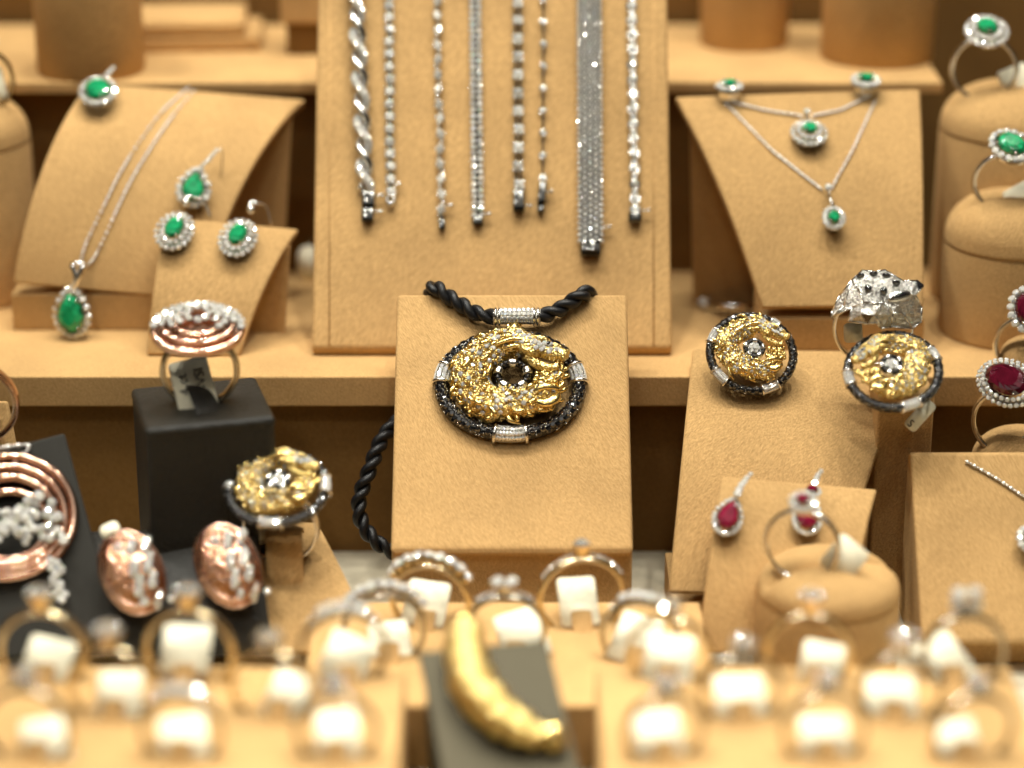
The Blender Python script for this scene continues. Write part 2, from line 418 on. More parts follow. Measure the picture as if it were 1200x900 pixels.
def tongue(name, label, cat, bl, br, tl, tr, b, z0, mat='suede', thick=.22, base=None, group=None, back=True, support_mat=None):
    s = Surf(bl, br, tl, tr, b)
    o = thing(name, label, cat, T(*((bl + br) / 2).to_tuple()[:2], z0), group)
    inv = T(-o.location.x / U, -o.location.y / U, -z0)
    sh = MB().add(s.shell(thick), inv).build('curved_face', mat, o, sharp=45)
    bv = sh.modifiers.new('bev', 'BEVEL'); bv.width = .055 * U; bv.segments = 2; bv.limit_method = 'ANGLE'; bv.angle_limit = R(50)
    if back:
        yb = (tl.y + tr.y) / 2 - .12; w_ = tr.x - tl.x; xl = tl.x + w_ * .06; xr = tr.x - w_ * .06; zt = min(tl.z, tr.z) - thick - .14
        bxl = bl.x + (tl.x - bl.x) * .7; bxr = br.x + (tr.x - br.x) * .7
        v = [(bxl, yb - .3, z0), (bxr, yb - .3, z0), (xr, yb - .3, zt), (xl, yb - .3, zt), (bxl, yb, z0), (bxr, yb, z0), (xr, yb, zt), (xl, yb, zt)]
        f = [(0, 1, 2, 3), (7, 6, 5, 4), (0, 4, 5, 1), (1, 5, 6, 2), (2, 6, 7, 3), (3, 7, 4, 0)]
        MB().add((v, f), inv, smooth=False).build('support', support_mat or mat, o)
    if base:
        x0, x1, y0, y1, z1 = base
        soft(MB().add(prism([(y0, z0), (y1, z0), (y1, z1), (y0, z1)], x0, x1, .05), inv).build('base', mat, o, sharp=40))
    return o, s

# left curved ramp on the lower tread
yb0 = P(90, 387, z=Z1).y
bl = P(15, 332, y=yb0 - .05); br = P(235, 352, y=yb0 - .05)
tl = P(105, 97, y=yb0 + 3.3); tr = P(358, 116, y=yb0 + 3.3)
bxa = P(15, 380, y=yb0).x; bxb = P(250, 380, y=yb0).x
ramp_l, S_l = tongue('necklace_ramp', 'wide tan suede curved ramp holding the pear emerald necklace', 'display stand', bl, br, tl, tr, .62, Z1, 'suede_smooth',
                     thick=.25, base=(bxa, bxb, yb0, yb0 + 3.0, P(90, 345, y=yb0).z), group='suede display stands')
# small earring tongue in front of it
y_s = P(225, 418, z=Z1).y
bl = P(172, 416, y=y_s); br = P(281, 418, y=y_s); tl = P(196, 254, y=y_s + 2.2); tr = P(350, 268, y=y_s + 2.2)
pad_l, S_e = tongue('earring_pad', 'small tan suede curved pad with two emerald drop earrings hooked on its top edge', 'display stand', bl, br, tl, tr, .45, Z1, 'suede', group='suede display stands')
# right necklace ramp
y_r = P(950, 411, z=Z1).y
zb = P(950, 373, y=y_r).z
bl = P(893, 361, y=y_r - .05); br = P(1082, 359, y=y_r - .05); tl = P(791, 113, y=y_r + 3.7); tr = P(1078, 104, y=y_r + 4.2)
ramp_r, S_r = tongue('necklace_ramp', 'tan suede ramp, narrow at its foot, carrying two emerald pendants on chains', 'display stand', bl, br, tl, tr, .30, Z1, 'suede',
                     thick=.25, base=(P(893, 400, y=y_r).x, P(1082, 400, y=y_r).x, y_r, y_r + 2.4, zb), group='suede display stands')
# earring tongue at the right, on the floor
y_t = -8.3
bl = P(784, 694, y=y_t); br = P(975, 700, y=y_t); tl = P(812, 408, y=-2.75); tr = P(1072, 412, y=-2.7)
tong_r, S_t = tongue('earring_ramp', 'tall tan suede curved ramp with the two gold dragon earrings at its top', 'display stand', bl, br, tl, tr, .42, Z0, 'suede', thick=.28, group='suede display stands', back=False,
                     base=(bl.x + .1, br.x - .1, y_t + .5, y_t + 3.2, bl.z - .45))
yq = -5.6
x0, x1 = P(1022, 600, y=yq).x, P(1087, 600, y=yq).x
panther_box = thing('ring_block', 'upright tan suede block behind the gold earring ramp under the panther ring', 'display stand', T((x0 + x1) / 2, yq + .8, Z0), 'suede display stands')
soft(MB().add(rbox(x1 - x0, 1.6, P(1060, 462, y=yq).z - Z0, .08, 3, True)).build('block', 'suede', panther_box, sharp=40))
# ruby earring tongue
y_u = -10.0
bl = P(818, 765, y=y_u); br = P(985, 770, y=y_u); tl = P(846, 558, y=y_u + 2.5); tr = P(1028, 573, y=y_u + 2.5)
pad_u, S_u = tongue('earring_pad', 'small tan suede curved pad with a pair of ruby drop earrings', 'display stand', bl, br, tl, tr, .45, Z0, 'suede_smooth', group='suede display stands')
# black curved tongue at left
y_b = P(200, 770, z=0).y
bl = P(95, 770, y=y_b); br = P(320, 770, y=y_b); tl = P(100, 622, y=y_b + 2.6); tr = P(300, 618, y=y_b + 2.6)
pad_b, S_b = tongue('earring_pad', 'black curved pad with the two domed rose gold earrings', 'display stand', bl, br, tl, tr, .85, Z0, 'leather', group='black display stands')
# sloped ring wedge with strap
y_w = P(330, 762, z=0).y
bl = P(240, 765, y=y_w); br = P(445, 765, y=y_w); tl = P(262, 606, y=y_w + 2.8); tr = P(372, 612, y=y_w + 2.8)
wedge, S_w = tongue('ring_wedge', 'tan suede sloped wedge with a strap holding the gold dragon ring', 'display stand', bl, br, tl, tr, .25, Z0, 'suede_smooth', group='suede display stands')
# far-left tongue at the frame edge
y_f = P(0, 560, z=1.2).y
bl = P(-120, 640, y=-6.6); br = P(40, 645, y=-6.6); tl = P(-110, 470, y=-5.6); tr = P(8, 470, y=-5.6)
pad_f, S_f = tongue('ring_wedge', 'tan suede wedge behind the black necklace board with a rose gold ring on it', 'display stand', bl, br, tl, tr, .2, Z0, 'suede', group='suede display stands')

def panel_board(name, label, cat, prof, x0, x1, mat='suede', bev=.12, lip=None, panel=None, group='suede display stands'):
    cx = (x0 + x1) / 2; cy = prof[0][0]; z0 = min(p[1] for p in prof)
    o = thing(name, label, cat, T(cx, cy, z0), group)
    soft(MB().add(prism([(y - cy, z - z0) for y, z in prof], x0 - cx, x1 - cx, bev, 4)).build('body', mat, o, sharp=40))
    return o, (cx, cy, z0)
# centre pendant board
yA = -7.9
zA = P(600, 646, y=yA).z
sl = math.tan(R(43))
r_ = ray(600, 344); tt = ((zA - CAM.z) + sl * (CAM.y - yA)) / (r_.z - sl * r_.y); top = CAM + r_ * tt
xa, xb = P(458, 640, y=yA).x, P(742, 640, y=yA).x
prof = [(yA + .25, Z0), (yA + .25, zA - .16), (yA, zA - .05), (yA + .02, zA + .06), (top.y, top.z), (top.y + .12, top.z - .3), (-3.55, Z1 + .10), (-3.6, Z0)]
pboard, oo = panel_board('pendant_board', 'tan suede sloped board carrying the round gold dragon pendant', 'display stand', prof, xa, xb, 'suede_smooth', .10)
MB().add(rbox(xb - xa - .5, .05, zA - .5, .02, 2), T(0, .25 - .012, zA / 2 - .1 - Z0)).build('front_panel', 'suede', pboard, sharp=40)
S_p = Surf(V((xa, yA, zA)), V((xb, yA, zA)), V((xa, top.y, top.z)), V((xb, top.y, top.z)), 0)
# bracelet board
yB = P(578, 418, z=Z1).y
slB = math.tan(R(57)); zB = Z1 + .25
r_ = ray(578, -75); tt = ((zB - CAM.z) + slB * (CAM.y - yB)) / (r_.z - slB * r_.y); topB = CAM + r_ * tt
xa, xb = P(365, 300, y=yB + .7).x, P(788, 300, y=yB + .7).x
prof = [(yB + .1, Z1), (yB, zB), (topB.y, topB.z), (topB.y + .3, topB.z - .2), (yB + 2.2, Z1)]
bboard, oo = panel_board('bracelet_board', 'large tan suede sloped board hung with eight diamond bracelets', 'display stand', prof, xa, xb, 'suede', .10)
S_k = Surf(V((xa, yB, zB)), V((xb, yB, zB)), V((xa, topB.y, topB.z)), V((xb, topB.y, topB.z)), 0)
nB = S_k.normal(.5, .5)
for px_ in (386, 766):
    a_, b_ = S_k(*S_k.find(px_, 405)), S_k(*S_k.find(px_, -60))
    MB().add(tube([a_ - V(oo) - nB * .008, b_ - V(oo) - nB * .008], .022, 8)).build('seam', 'suede', bboard)
# right pendant board at the frame edge
yC = -9.6
zC = P(1150, 750, y=yC).z; slC = math.tan(R(48))
r_ = ray(1150, 531); tt = ((zC - CAM.z) + slC * (CAM.y - yC)) / (r_.z - slC * r_.y); topC = CAM + r_ * tt
xa, xb = P(1079, 650, y=yC + .8).x, P(1330, 650, y=yC + .8).x
prof = [(yC + .5, Z0), (yC + .5, zC - .2), (yC, zC - .15), (yC, zC), (topC.y, topC.z), (topC.y + .3, topC.z - .1), (topC.y + .3, Z0)]
rboard, oo = panel_board('pendant_board', 'tan suede sloped board with a thin diamond chain from its top slit', 'display stand', prof, xa, xb, 'suede_smooth', .08)
S_c = Surf(V((xa, yC, zC)), V((xb, yC, zC)), V((xa, topC.y, topC.z)), V((xb, topC.y, topC.z)), 0)
# slits in boards (thin dark lined cuts)
def slit(parent, S, px, py, w_, h_, spin):
    mm = S.at(px, py, spin, .012); o = MB().add(rounded_plate(w_, h_, .012, min(w_, h_) * .45)).build('slit', 'slot', parent)
    mm.translation = mm.translation * U; o.matrix_world = mm; o.matrix_parent_inverse = parent.matrix_world.inverted()
bpy.context.view_layer.update()
slit(ramp_l, S_l, 309, 120, .50, .14, R(35))
slit(rboard, S_c, 1131, 538, .04, .35, 0)
# black necklace board at left
bl = P(-80, 790, y=-11.2); br = P(140, 745, y=-10.2); tl = P(-80, 548, y=-8.6); tr = P(76, 507, y=-7.4)
nboard, S_n = tongue('necklace_board', 'black cloth board with the rose gold circle pendant lying on it', 'display stand', bl, br, tl, tr, 0, Z0, 'charcoal', thick=.30, group='black display stands')
# black leather ring cube
cube = thing('ring_cube', 'black leather ring cube with a loop strap on top', 'display stand', T(P(232, 500, y=-7.9).x, -7.0, Z0) @ RZ(R(15)), 'black display stands')
zt = P(232, 472, y=-7.0).z - Z0
soft(MB().add(rbox(2.95, 2.7, zt, .14, 4, True)).build('block', 'leather', cube, sharp=40))
soft(MB().add(rbox(2.99, 2.74, .30, .13, 4), T(0, 0, zt - .13)).build('padded_top', 'leather', cube, sharp=40))
# gray bangle ramp
bl = P(528, 960, y=-17.9); br = P(692, 955, y=-17.9); tl = P(490, 764, y=-14.3); tr = P(640, 749, y=-14.25)
gpad, S_g = tongue('bangle_ramp', 'grey cloth sloped pad under the gold crescent bangle', 'display stand', bl, br, tl, tr, .08, Z0, 'grey_pad', thick=.25, group='black display stands')

def pillar(label, px, pyb, rad, z0, h, dome=.9, groove_ang=0, lobe=True, group='suede ring pillars', y=None, mat='suede', gd=.25):
    f = P(px, pyb, z=z0)
    if z0 == 0: z0 = Z0; h -= Z0
    c = V((f.x, f.y + rad, z0))
    o = thing('ring_pillar', label, 'ring stand', T(*c), group)
    MB().add(lathe([(rad * .97, 0), (rad, .06), (rad, h - .10), (rad * .985, h - .02)], 48)).build('body', mat, o, sharp=40)
    prof = [(rad * .985, h - .0), (rad * 1.0, h + .05), (rad * .99, h + .12)]
    for i in range(1, 14):
        a = PI / 2 * i / 13; prof.append((rad * .99 * max(0, math.cos(a)) ** .75 + .001, h + .12 + dome * math.sin(a)))
    ca, sa = math.cos(groove_ang), math.sin(groove_ang)
    def fn(p):
        q = -p.x * sa + p.y * ca; k = math.exp(-(q / .16) ** 2) * min(1, max(0, (p.z - h) / dome))
        return V((p.x, p.y, p.z - gd * k))
    MB().add(lathe(prof, 72, fn)).build('dome', mat, o, sharp=60)
    return o, c + V((0, 0, h + .12 + dome))
pil = {}
pil['r_back'] = pillar('tan suede ring pillar, the taller one behind, holding an emerald cluster ring', 1192, 372, 2.0, Z1, 4.6, 1.1)
pil['r_front'] = pillar('tan suede ring pillar holding the emerald ring with baguette diamonds', 1196, 413, 1.80, Z1, 2.4, 1.15)
pil['l'] = pillar('tan suede ring pillar beside the wide curved ramp, cut by the frame', -42, 366, 1.72, Z1, 4.25, 1.1)
pil['c1'] = pillar('wide tan suede pillar on the upper step above the wide curved ramp', 97, 97, 1.46, Z2, 4.2, 1.0, group='suede pillars on the upper step')
pil['c2'] = pillar('narrow tan suede pillar on the upper step next to the bracelet board', 876, 62, 1.25, Z2, 4.2, 1.0, group='suede pillars on the upper step')
pil['c3'] = pillar('broad tan suede pillar at the end of the upper step', 1036, 82, 1.56, Z2, 4.2, 1.0, group='suede pillars on the upper step')
pil['front'] = pillar('low tan suede ring pillar in front of the ruby earring pad', 977, 800, 1.62, 0, 1.45, .72, R(15), mat='suede_smooth', gd=.35)
RU_B = P(1190, 438, y=-5.1) - V((0, 0, .92 * 1.72 + .3)); RU_A = P(1208, 355, y=-3.0) - V((0, 0, .86 * 1.72 + .3))
for q_, dx_, rad_, zf_, dm_, lab_ in ((RU_A, .30, .9, Z1, .5, 'small tan suede ring pillar under the upper dark ruby ring'), (RU_B, .40, 1.25, Z0, .8, 'tan suede ring pillar under the lower dark ruby ring')):
    h_ = max(.12, q_.z + .28 - zf_ - .12 - dm_)
    o_ = thing('ring_pillar', lab_, 'ring stand', T(q_.x + dx_, q_.y + .30, zf_), 'suede ring pillars')
    MB().add(lathe([(rad_ * .97, 0), (rad_, .06), (rad_, h_ - .1), (rad_ * .985, h_ - .02)], 48)).build('body', 'suede', o_, sharp=40)
    MB().add(lathe([(rad_ * .985, h_), (rad_, h_ + .05)] + [(rad_ * .99 * max(0, math.cos(PI / 2 * i / 13)) ** .75 + .001, h_ + .12 + dm_ * math.sin(PI / 2 * i / 13)) for i in range(14)], 56)).build('dome', 'suede', o_, sharp=60)
# flat trays and a block at the back of the upper step
for k, (pxa, pxb, pya, dz, lab) in enumerate(((120, 304, 62, .42, 'flat tan suede tray, lower of two stacked on the upper step'), (118, 286, 62, .40, 'flat tan suede tray, upper of two stacked on the upper step'))):
    a = P(pxa, 68, z=Z2); b = P(pxb, 56, z=Z2)
    t_ = thing('flat_tray', lab, 'tray', T((a.x + b.x) / 2, a.y + 1.9, Z2 + .44 * k) @ RZ(R(4)), 'trays stacked on the upper step')
    soft(MB().add(rbox((b.x - a.x), 2.6, dz, .08, 3, True)).build('board', 'suede', t_, sharp=40))
    soft(MB().add(rbox((b.x - a.x) - .3, 2.3, .05, .02, 2, True), T(0, 0, dz - .015)).build('pad', 'suede_smooth', t_, sharp=40))
a = P(357, 66, z=Z2)
t_ = thing('display_block', 'tan suede block on a small plinth behind the bracelet board', 'display stand', T(a.x, a.y + .8, Z2), 'suede display stands')
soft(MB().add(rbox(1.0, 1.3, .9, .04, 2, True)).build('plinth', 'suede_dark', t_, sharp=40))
soft(MB().add(rbox(1.3, 1.6, 2.6, .08, 3, True), T(0, 0, .905)).build('block', 'suede', t_, sharp=40))

# ------------------------------------------------------------------ jewellery parts
def prong_stone(r=.1, n=8, prongs=4, pr=.22):
    mb = MB().add(gem(r, n), T(0, 0, r * .55), 0, False)
    for i in range(prongs):
        a = 2 * PI * (i + .5) / prongs
        mb.add(sphere(r * pr, 7, 5), T(r * .92 * math.cos(a), r * .92 * math.sin(a), r * .60), 1)
    mb.add(lathe([(r * .35, -r * .1), (r * .95, r * .45), (r * .8, r * .5)], 8), None, 1, False)
    return mb
ME = {}
ME['stone'] = prong_stone(1.0, pr=.19).mesh('stone', ['diamond', 'silver'])
ME['claw_stone'] = prong_stone(1.0, pr=.30).mesh('claw_stone', ['cut_stone', 'silver'])
ME['stone_black'] = MB().add(gem(1.0, 8), T(0, 0, .3), 0, False).mesh('black_stone', ['black_stone'])
ME['bead'] = MB().add(sphere(1, 10, 7)).mesh('bead', 'silver')
def stone_at(parent, x, y, z, r, m=None, name='stone', me='stone', spin=None):
    lm = T(x, y, z) @ (m if m is not None else Matrix.Identity(4)) @ RXm(random.uniform(-.28, .28)) @ RY(random.uniform(-.28, .28)) @ RZ(random.random() * 6 if spin is None else spin) @ SC(r)
    return inst(name, ME[me], parent, lm)
def emerald_piece(root, kind, rx, ry, h, halo, hr, rows=1, mat='emerald', z=.0, drop=.45, n=14, prong=True):
    """coloured stone in a halo of small diamonds, local z out of the surface"""
    MB().add(big_gem(kind, rx, ry, h, n), T(0, 0, z + drop), 0, False).build(mat.replace('dark_', '').replace('_dark', ''), mat, root)
    bk = MB()
    k = 1 + hr / rx
    def op(a, s): return outline(kind, rx + s, ry + s, a)
    vs_ = []; fs = []; nn = 28
    lev = [(hr * 1.55 * rows, drop - .20 - .10 * (rows - 1)), (hr * 1.2 * rows, drop - .34 - .06 * (rows - 1)), (.06, .0), (-.03, drop - .12)]
    for s_, zz in lev:
        for i in range(nn):
            x, y = op(2 * PI * i / nn, s_ - .03); vs_.append((x, y, z + zz))
    for j in range(3):
        for i in range(nn):
            a = j * nn + i; b = j * nn + (i + 1) % nn; fs.append((a, b, b + nn, a + nn))
    fs.append(tuple(range(2 * nn, 3 * nn)))
    bk.add((vs_, fs)).build('basket', 'silver', root, sharp=40)
    for rw in range(rows):
        cnt = halo + rw * 5
        for i in range(cnt):
            a = 2 * PI * (i + .5 * rw) / cnt
            s_ = hr * (1 + 1.85 * rw); x, y = op(a, s_)
            tl_ = Matrix.Rotation(.35 + .25 * rw, 4, V((-math.sin(a), math.cos(a), 0)))
            stone_at(root, x, y, z + drop - .10 - .10 * rw, hr, tl_, 'halo_stone')
    if prong:
        pm = MB()
        for a in (PI / 4, 3 * PI / 4, 5 * PI / 4, 7 * PI / 4):
            x, y = op(a, 0); pm.add(sphere(hr * .42, 8, 5), T(x * .97, y * .97, z + drop + .06))
        pm.build('prongs', 'silver', root)
def polyline(pts, step):
    out = [pts[0]]; 
    for a, b in zip(pts, pts[1:]):
        n = max(1, int((b - a).length / step))
        for i in range(1, n + 1): out.append(a.lerp(b, i / n))
    return out
def smooth_path(pts, n=8):
    out = []
    P_ = [pts[0] * 2 - pts[1]] + pts + [pts[-1] * 2 - pts[-2]]
    for i in range(1, len(P_) - 2):
        p0, p1, p2, p3 = P_[i - 1], P_[i], P_[i + 1], P_[i + 2]
        for k in range(n):
            t = k / n
            out.append(.5 * ((2 * p1) + (p2 - p0) * t + (2 * p0 - 5 * p1 + 4 * p2 - p3) * t * t + (3 * p1 - p0 - 3 * p2 + p3) * t ** 3))
    out.append(pts[-1]); return out
def chain(parent, pts, r=.035, name='chain', mat='chain'):
    """tiny links along a path in the parent's own space"""
    mb = MB(); pl = polyline(pts, r * 2.1)
    for i in range(len(pl) - 1):
        d = pl[i + 1] - pl[i]
        if d.length < 1e-6: continue
        q = d.to_track_quat('X', 'Z').to_matrix().to_4x4()
        mb.add(sphere(1, 6, 4), T(*((pl[i] + pl[i + 1]) / 2)) @ q @ RXm(PI / 2 * (i % 2)) @ SC(r * 1.35, r * 1.05, r * .6))
    return stuff(mb.build(name, mat, parent))
def rel(root, p): return (Matrix.Translation(-root.location / U) if False else root_inv(root)) @ p
def root_inv(root):
    m = root.matrix_world.copy(); m.translation = m.translation / U; return m.inverted()

# ------------------------------------------------------------------ emerald group, left
m0 = T(*P(91, 366, y=yb0 - .30)) @ RXm(PI / 2 - R(8)) @ RY(R(-14)) @ RZ(R(-3))
nk = thing('necklace', 'white gold necklace with a large pear emerald in a diamond halo', 'necklace', m0, 'emerald necklaces')
bpy.context.view_layer.update()
emerald_piece(nk, 'pear', .37, .50, .16, 19, .088, 1, n=12)
for sx, pts in ((0, [(94, 311), (100, 288), (117, 252), (140, 205), (165, 165), (190, 132), (222, 103)]), (1, [(103, 311), (112, 300), (130, 262), (152, 215), (178, 172), (204, 135), (229, 106)])):
    wp = []
    for a, b in pts:
        u, t = S_l.find(a, b); wp.append(S_l(u, t) + S_l.normal(u, t) * .045)
    chain(nk, [root_inv(nk) @ q for q in smooth_path(wp, 6)], .044)
bm_ = MB()
b0 = root_inv(nk) @ P(97, 315, y=yb0 - .20)
bm_.add(tube(smooth_path([V((b0.x - .17, b0.y + .16, .28)), V((b0.x, b0.y + .20, .36)), V((b0.x + .17, b0.y + .16, .28))], 5), .085, 8))
bm_.add(tube(smooth_path([V((b0.x - .15, b0.y + .14, .34)), V((b0.x - .04, b0.y - .16, .40)), V((0, .60, .38))], 6), lambda s: .10 - .05 * s, 8))
bm_.add(tube(smooth_path([V((b0.x + .15, b0.y + .14, .34)), V((b0.x + .06, b0.y - .16, .40)), V((0, .60, .38))], 6), lambda s: .10 - .05 * s, 8))
bm_.add(sphere(.08), T(0, .60, .40))
bm_.build('bail', 'silver', nk)
# earring / pendant at the ramp's top left
m1 = S_l.at(116, 118, R(-28), 0)
e1 = thing('earring', 'oval emerald earring in a diamond halo pinned to the ramp corner', 'earring', m1, 'emerald earrings on the ramp')
emerald_piece(e1, 'oval', .33, .36, .13, 17, .085, 1, drop=.45, n=12)
for i in range(3): stone_at(e1, .02 + .02 * i, .50 + .13 * i, .5, .075, name='bail_stone')
# earring with pear emerald lying on the ramp
m2 = S_l.at(228, 226, R(-12), 0)
e2 = thing('earring', 'pear emerald earring with a stone set bar lying on the ramp face', 'earring', m2, 'emerald earrings on the ramp')
emerald_piece(e2, 'pear', .29, .36, .13, 16, .09, 1, drop=.40, n=12)
for i in range(6): stone_at(e2, .10 + .055 * i, .60 + .105 * i, .42 - .02 * i, .062, name='bar_stone')
MB().add(tube(smooth_path([V((.40, 1.15, .32)), V((.50, 1.18, .28)), V((.55, .9, .15)), V((.58, .55, .02))], 5), .018, 6)).build('post_wire', 'silver', e2)
# two drop earrings hooked on the pad
def drop_earring(label, px, py, hook_px, ball_px):
    mm = S_e.at(px, py, R(-26), .02)
    e = thing('earring', label, 'earring', mm, 'emerald drop earrings')
    emerald_piece(e, 'oval', .23, .33, .12, 14, .070, 2, drop=.46, n=10)
    inv = root_inv(e); ball = inv @ (S_e(*S_e.find(*ball_px)) + S_e.normal(.5, .7) * .42)
    inst('ball', ME['bead'], e, T(*ball) @ SC(.115))
    mb = MB(); wp = [ball] + [inv @ (S_e(*S_e.find(a, b)) + S_e.normal(.5, .8) * h) for a, b, h in hook_px]
    mb.add(tube(smooth_path(wp, 8), .030, 8)).build('hook', 'silver', e)
    return e
drop_earring('emerald drop earring hooked on the pad over the pear emerald earring', 205, 278, [(222, 226, .45), (231, 222, .40), (240, 232, .32), (247, 256, .05)], (219, 247))
drop_earring('emerald drop earring with its curved hook standing clear of the pad', 279, 286, [(296, 228, .45), (306, 222, .40), (314, 232, .30), (318, 262, .0)], (295, 255))

# ------------------------------------------------------------------ emerald group, right
def halo_pendant(label, cat, grp, mm, rx, ry, halo, hr, rows=1, **k):
    e = thing('earring' if cat == 'earring' else 'necklace', label, cat, mm, grp)
    emerald_piece(e, 'oval', rx, ry, .10, halo, hr, rows, **k); return e
es = [halo_pendant('small emerald stud earring on the ramp corner next to the bracelet board', 'earring', 'emerald studs', S_r.at(854, 116, 0, 0, R(-25)), .20, .14, 13, .085, 1, drop=.45),
      halo_pendant('emerald stud earring on the ramp corner away from the bracelet board', 'earring', 'emerald studs', S_r.at(1013, 108, R(-10), 0, R(-15)), .22, .15, 14, .09, 1, drop=.45)]
def r_chain(nk_, pts, top_):
    wp = []
    for a, b in pts:
        u, t = S_r.find(a, b); wp.append(S_r(u, t) + S_r.normal(u, t) * .05)
    chain(nk_, [root_inv(nk_) @ q for q in wp], .044)
n1 = halo_pendant('emerald cluster necklace, the upper short one under the two studs', 'necklace', 'emerald necklaces', S_r.at(947, 163, 0, 0, R(-10)), .20, .18, 13, .075, 2, drop=.42)
n2 = halo_pendant('emerald flower necklace, the lower long one hanging in a deep V', 'necklace', 'emerald necklaces', S_r.at(975, 262, 0, 0, R(-4)), .15, .18, 14, .08, 1, drop=.42)
bpy.context.view_layer.update()
for n_, ptsl, ptsr, bp_ in ((n1, [(858, 121), (895, 130), (940, 137)], [(952, 137), (985, 130), (1020, 113)], (944, 139)),
                            (n2, [(850, 122), (905, 178), (964, 224)], [(974, 222), (1000, 175), (1026, 118)], (969, 226))):
    r_chain(n_, ptsl, None); r_chain(n_, ptsr, None)
    c = root_inv(n_) @ (S_r(*S_r.find(*bp_)) + S_r.normal(.5, .5) * .2)
    MB().add(tube(ellipse_path(.10, .12, 14), .035, 6, True), T(*c) @ RY(R(60))).build('bail', 'silver', n_)
    stone_at(n_, c.x, c.y, c.z + .10, .10, name='bail_stone')
    MB().add(tube([c + V((0, -.1, 0)), V((0, .30, .38))], .04, 6)).build('bail_link', 'silver', n_)

# ------------------------------------------------------------------ rings
def ring_band(Rr, wbot, wtop, t, n=56, arc=None):
    """band in local xz plane, centre at origin, axis along y"""
    v = []; f = []; m = 8
    for i in range(n):
        a = 2 * PI * i / n; k = (1 + math.sin(a)) / 2; w_ = wbot + (wtop - wbot) * k ** 2
        for j in range(m):
            c = 2 * PI * j / m; rr = Rr - t / 2 + t / 2 * math.cos(c) * (1 if math.cos(c) > 0 else .6)
            v.append((rr * math.cos(a), w_ / 2 * math.sin(c), rr * math.sin(a)))
    for i in range(n):
        for j in range(m):
            a = i * m + j; b = i * m + (j + 1) % m; i2 = (i + 1) % n
            f.append((a, b, i2 * m + (j + 1) % m, i2 * m + j))
    return v, f
def price_tag(parent, w_, h_, lm, name='price_tag', texts=()):
    o = MB().add(rounded_plate(w_, h_, .025, .10)).build(name, 'paper', parent, local=lm)
    for txt, x, y, s, rot in texts:
        MB().add(text_mesh(txt, s), T(x, y, .030) @ RZ(rot), 0, False).build('writing', 'ink', o)
    return o

# black cube: rose gold cluster ring
cpx = P(233, 405, y=-7.0)
Rb = .93
rg = thing('ring', 'rose gold and diamond cluster ring on the black leather cube', 'ring', T(P(233, 410, y=-7.0).x, -7.0, Z0 + zt + Rb - .12) @ RZ(R(8)), 'cocktail rings')
MB().add(ring_band(Rb, .34, .44, .19)).build('band', 'shaded_silver', rg)
mt = T(0, -.10, Rb + .02) @ RXm(R(24))
for k, (rx, ry, z, tr_) in enumerate(((1.03, .78, .10, .075), (.80, .58, .22, .065), (.56, .40, .30, .055))):
    MB().add(tube(ellipse_path(rx, ry, 48, z=z), tr_, 8, True, 1.6), mt).build('rose_hoop', 'rose', rg)
MB().add(lathe([(.30, -.05), (.98, .04), (1.0, .1), (.5, .12)], 36), mt @ SC(1, .76, 1)).build('cup', 'rose', rg, sharp=40)
for fr in (1.0, .82, .64, .46, .28):
    a_lo, a_hi = (R(-8), R(188)) if fr > .7 else (R(-40), R(220)) if fr > .4 else (0, R(360))
    cnt = max(5, int((a_hi - a_lo) * fr * .86 / .185))
    for i in range(cnt):
        a = a_lo + (a_hi - a_lo) * (i + .5 * (fr in (.82, .46))) / cnt
        q = mt @ V((1.0 * fr * math.cos(a), .72 * fr * math.sin(a) + .10 * (1 - fr), .20 + .34 * (1 - fr * fr)))
        stone_at(rg, q.x, q.y, q.z, random.uniform(.082, .098), RXm(R(22)), 'cluster_stone', 'claw_stone')
MB().add(tube(smooth_path([V((.1, .75, -.8)), V((-.06, .25, -.45)), V((-.04, -.15, -.42)), V((.05, -.52, -.72)), V((.08, -.72, -.84))], 6), .33, 12, squash=.14)).build('strap', 'leather', cube, sharp=50, local=T(0, 0, zt + Rb - .12))
price_tag(rg, .92, 1.35, T(-.16, -.08, -.38) @ RXm(PI / 2 - R(36)) @ RZ(R(11)), texts=[('4 ct', -.10, -.16, .34, PI / 2), ('-VSI', .30, -.10, .32, PI / 2)])

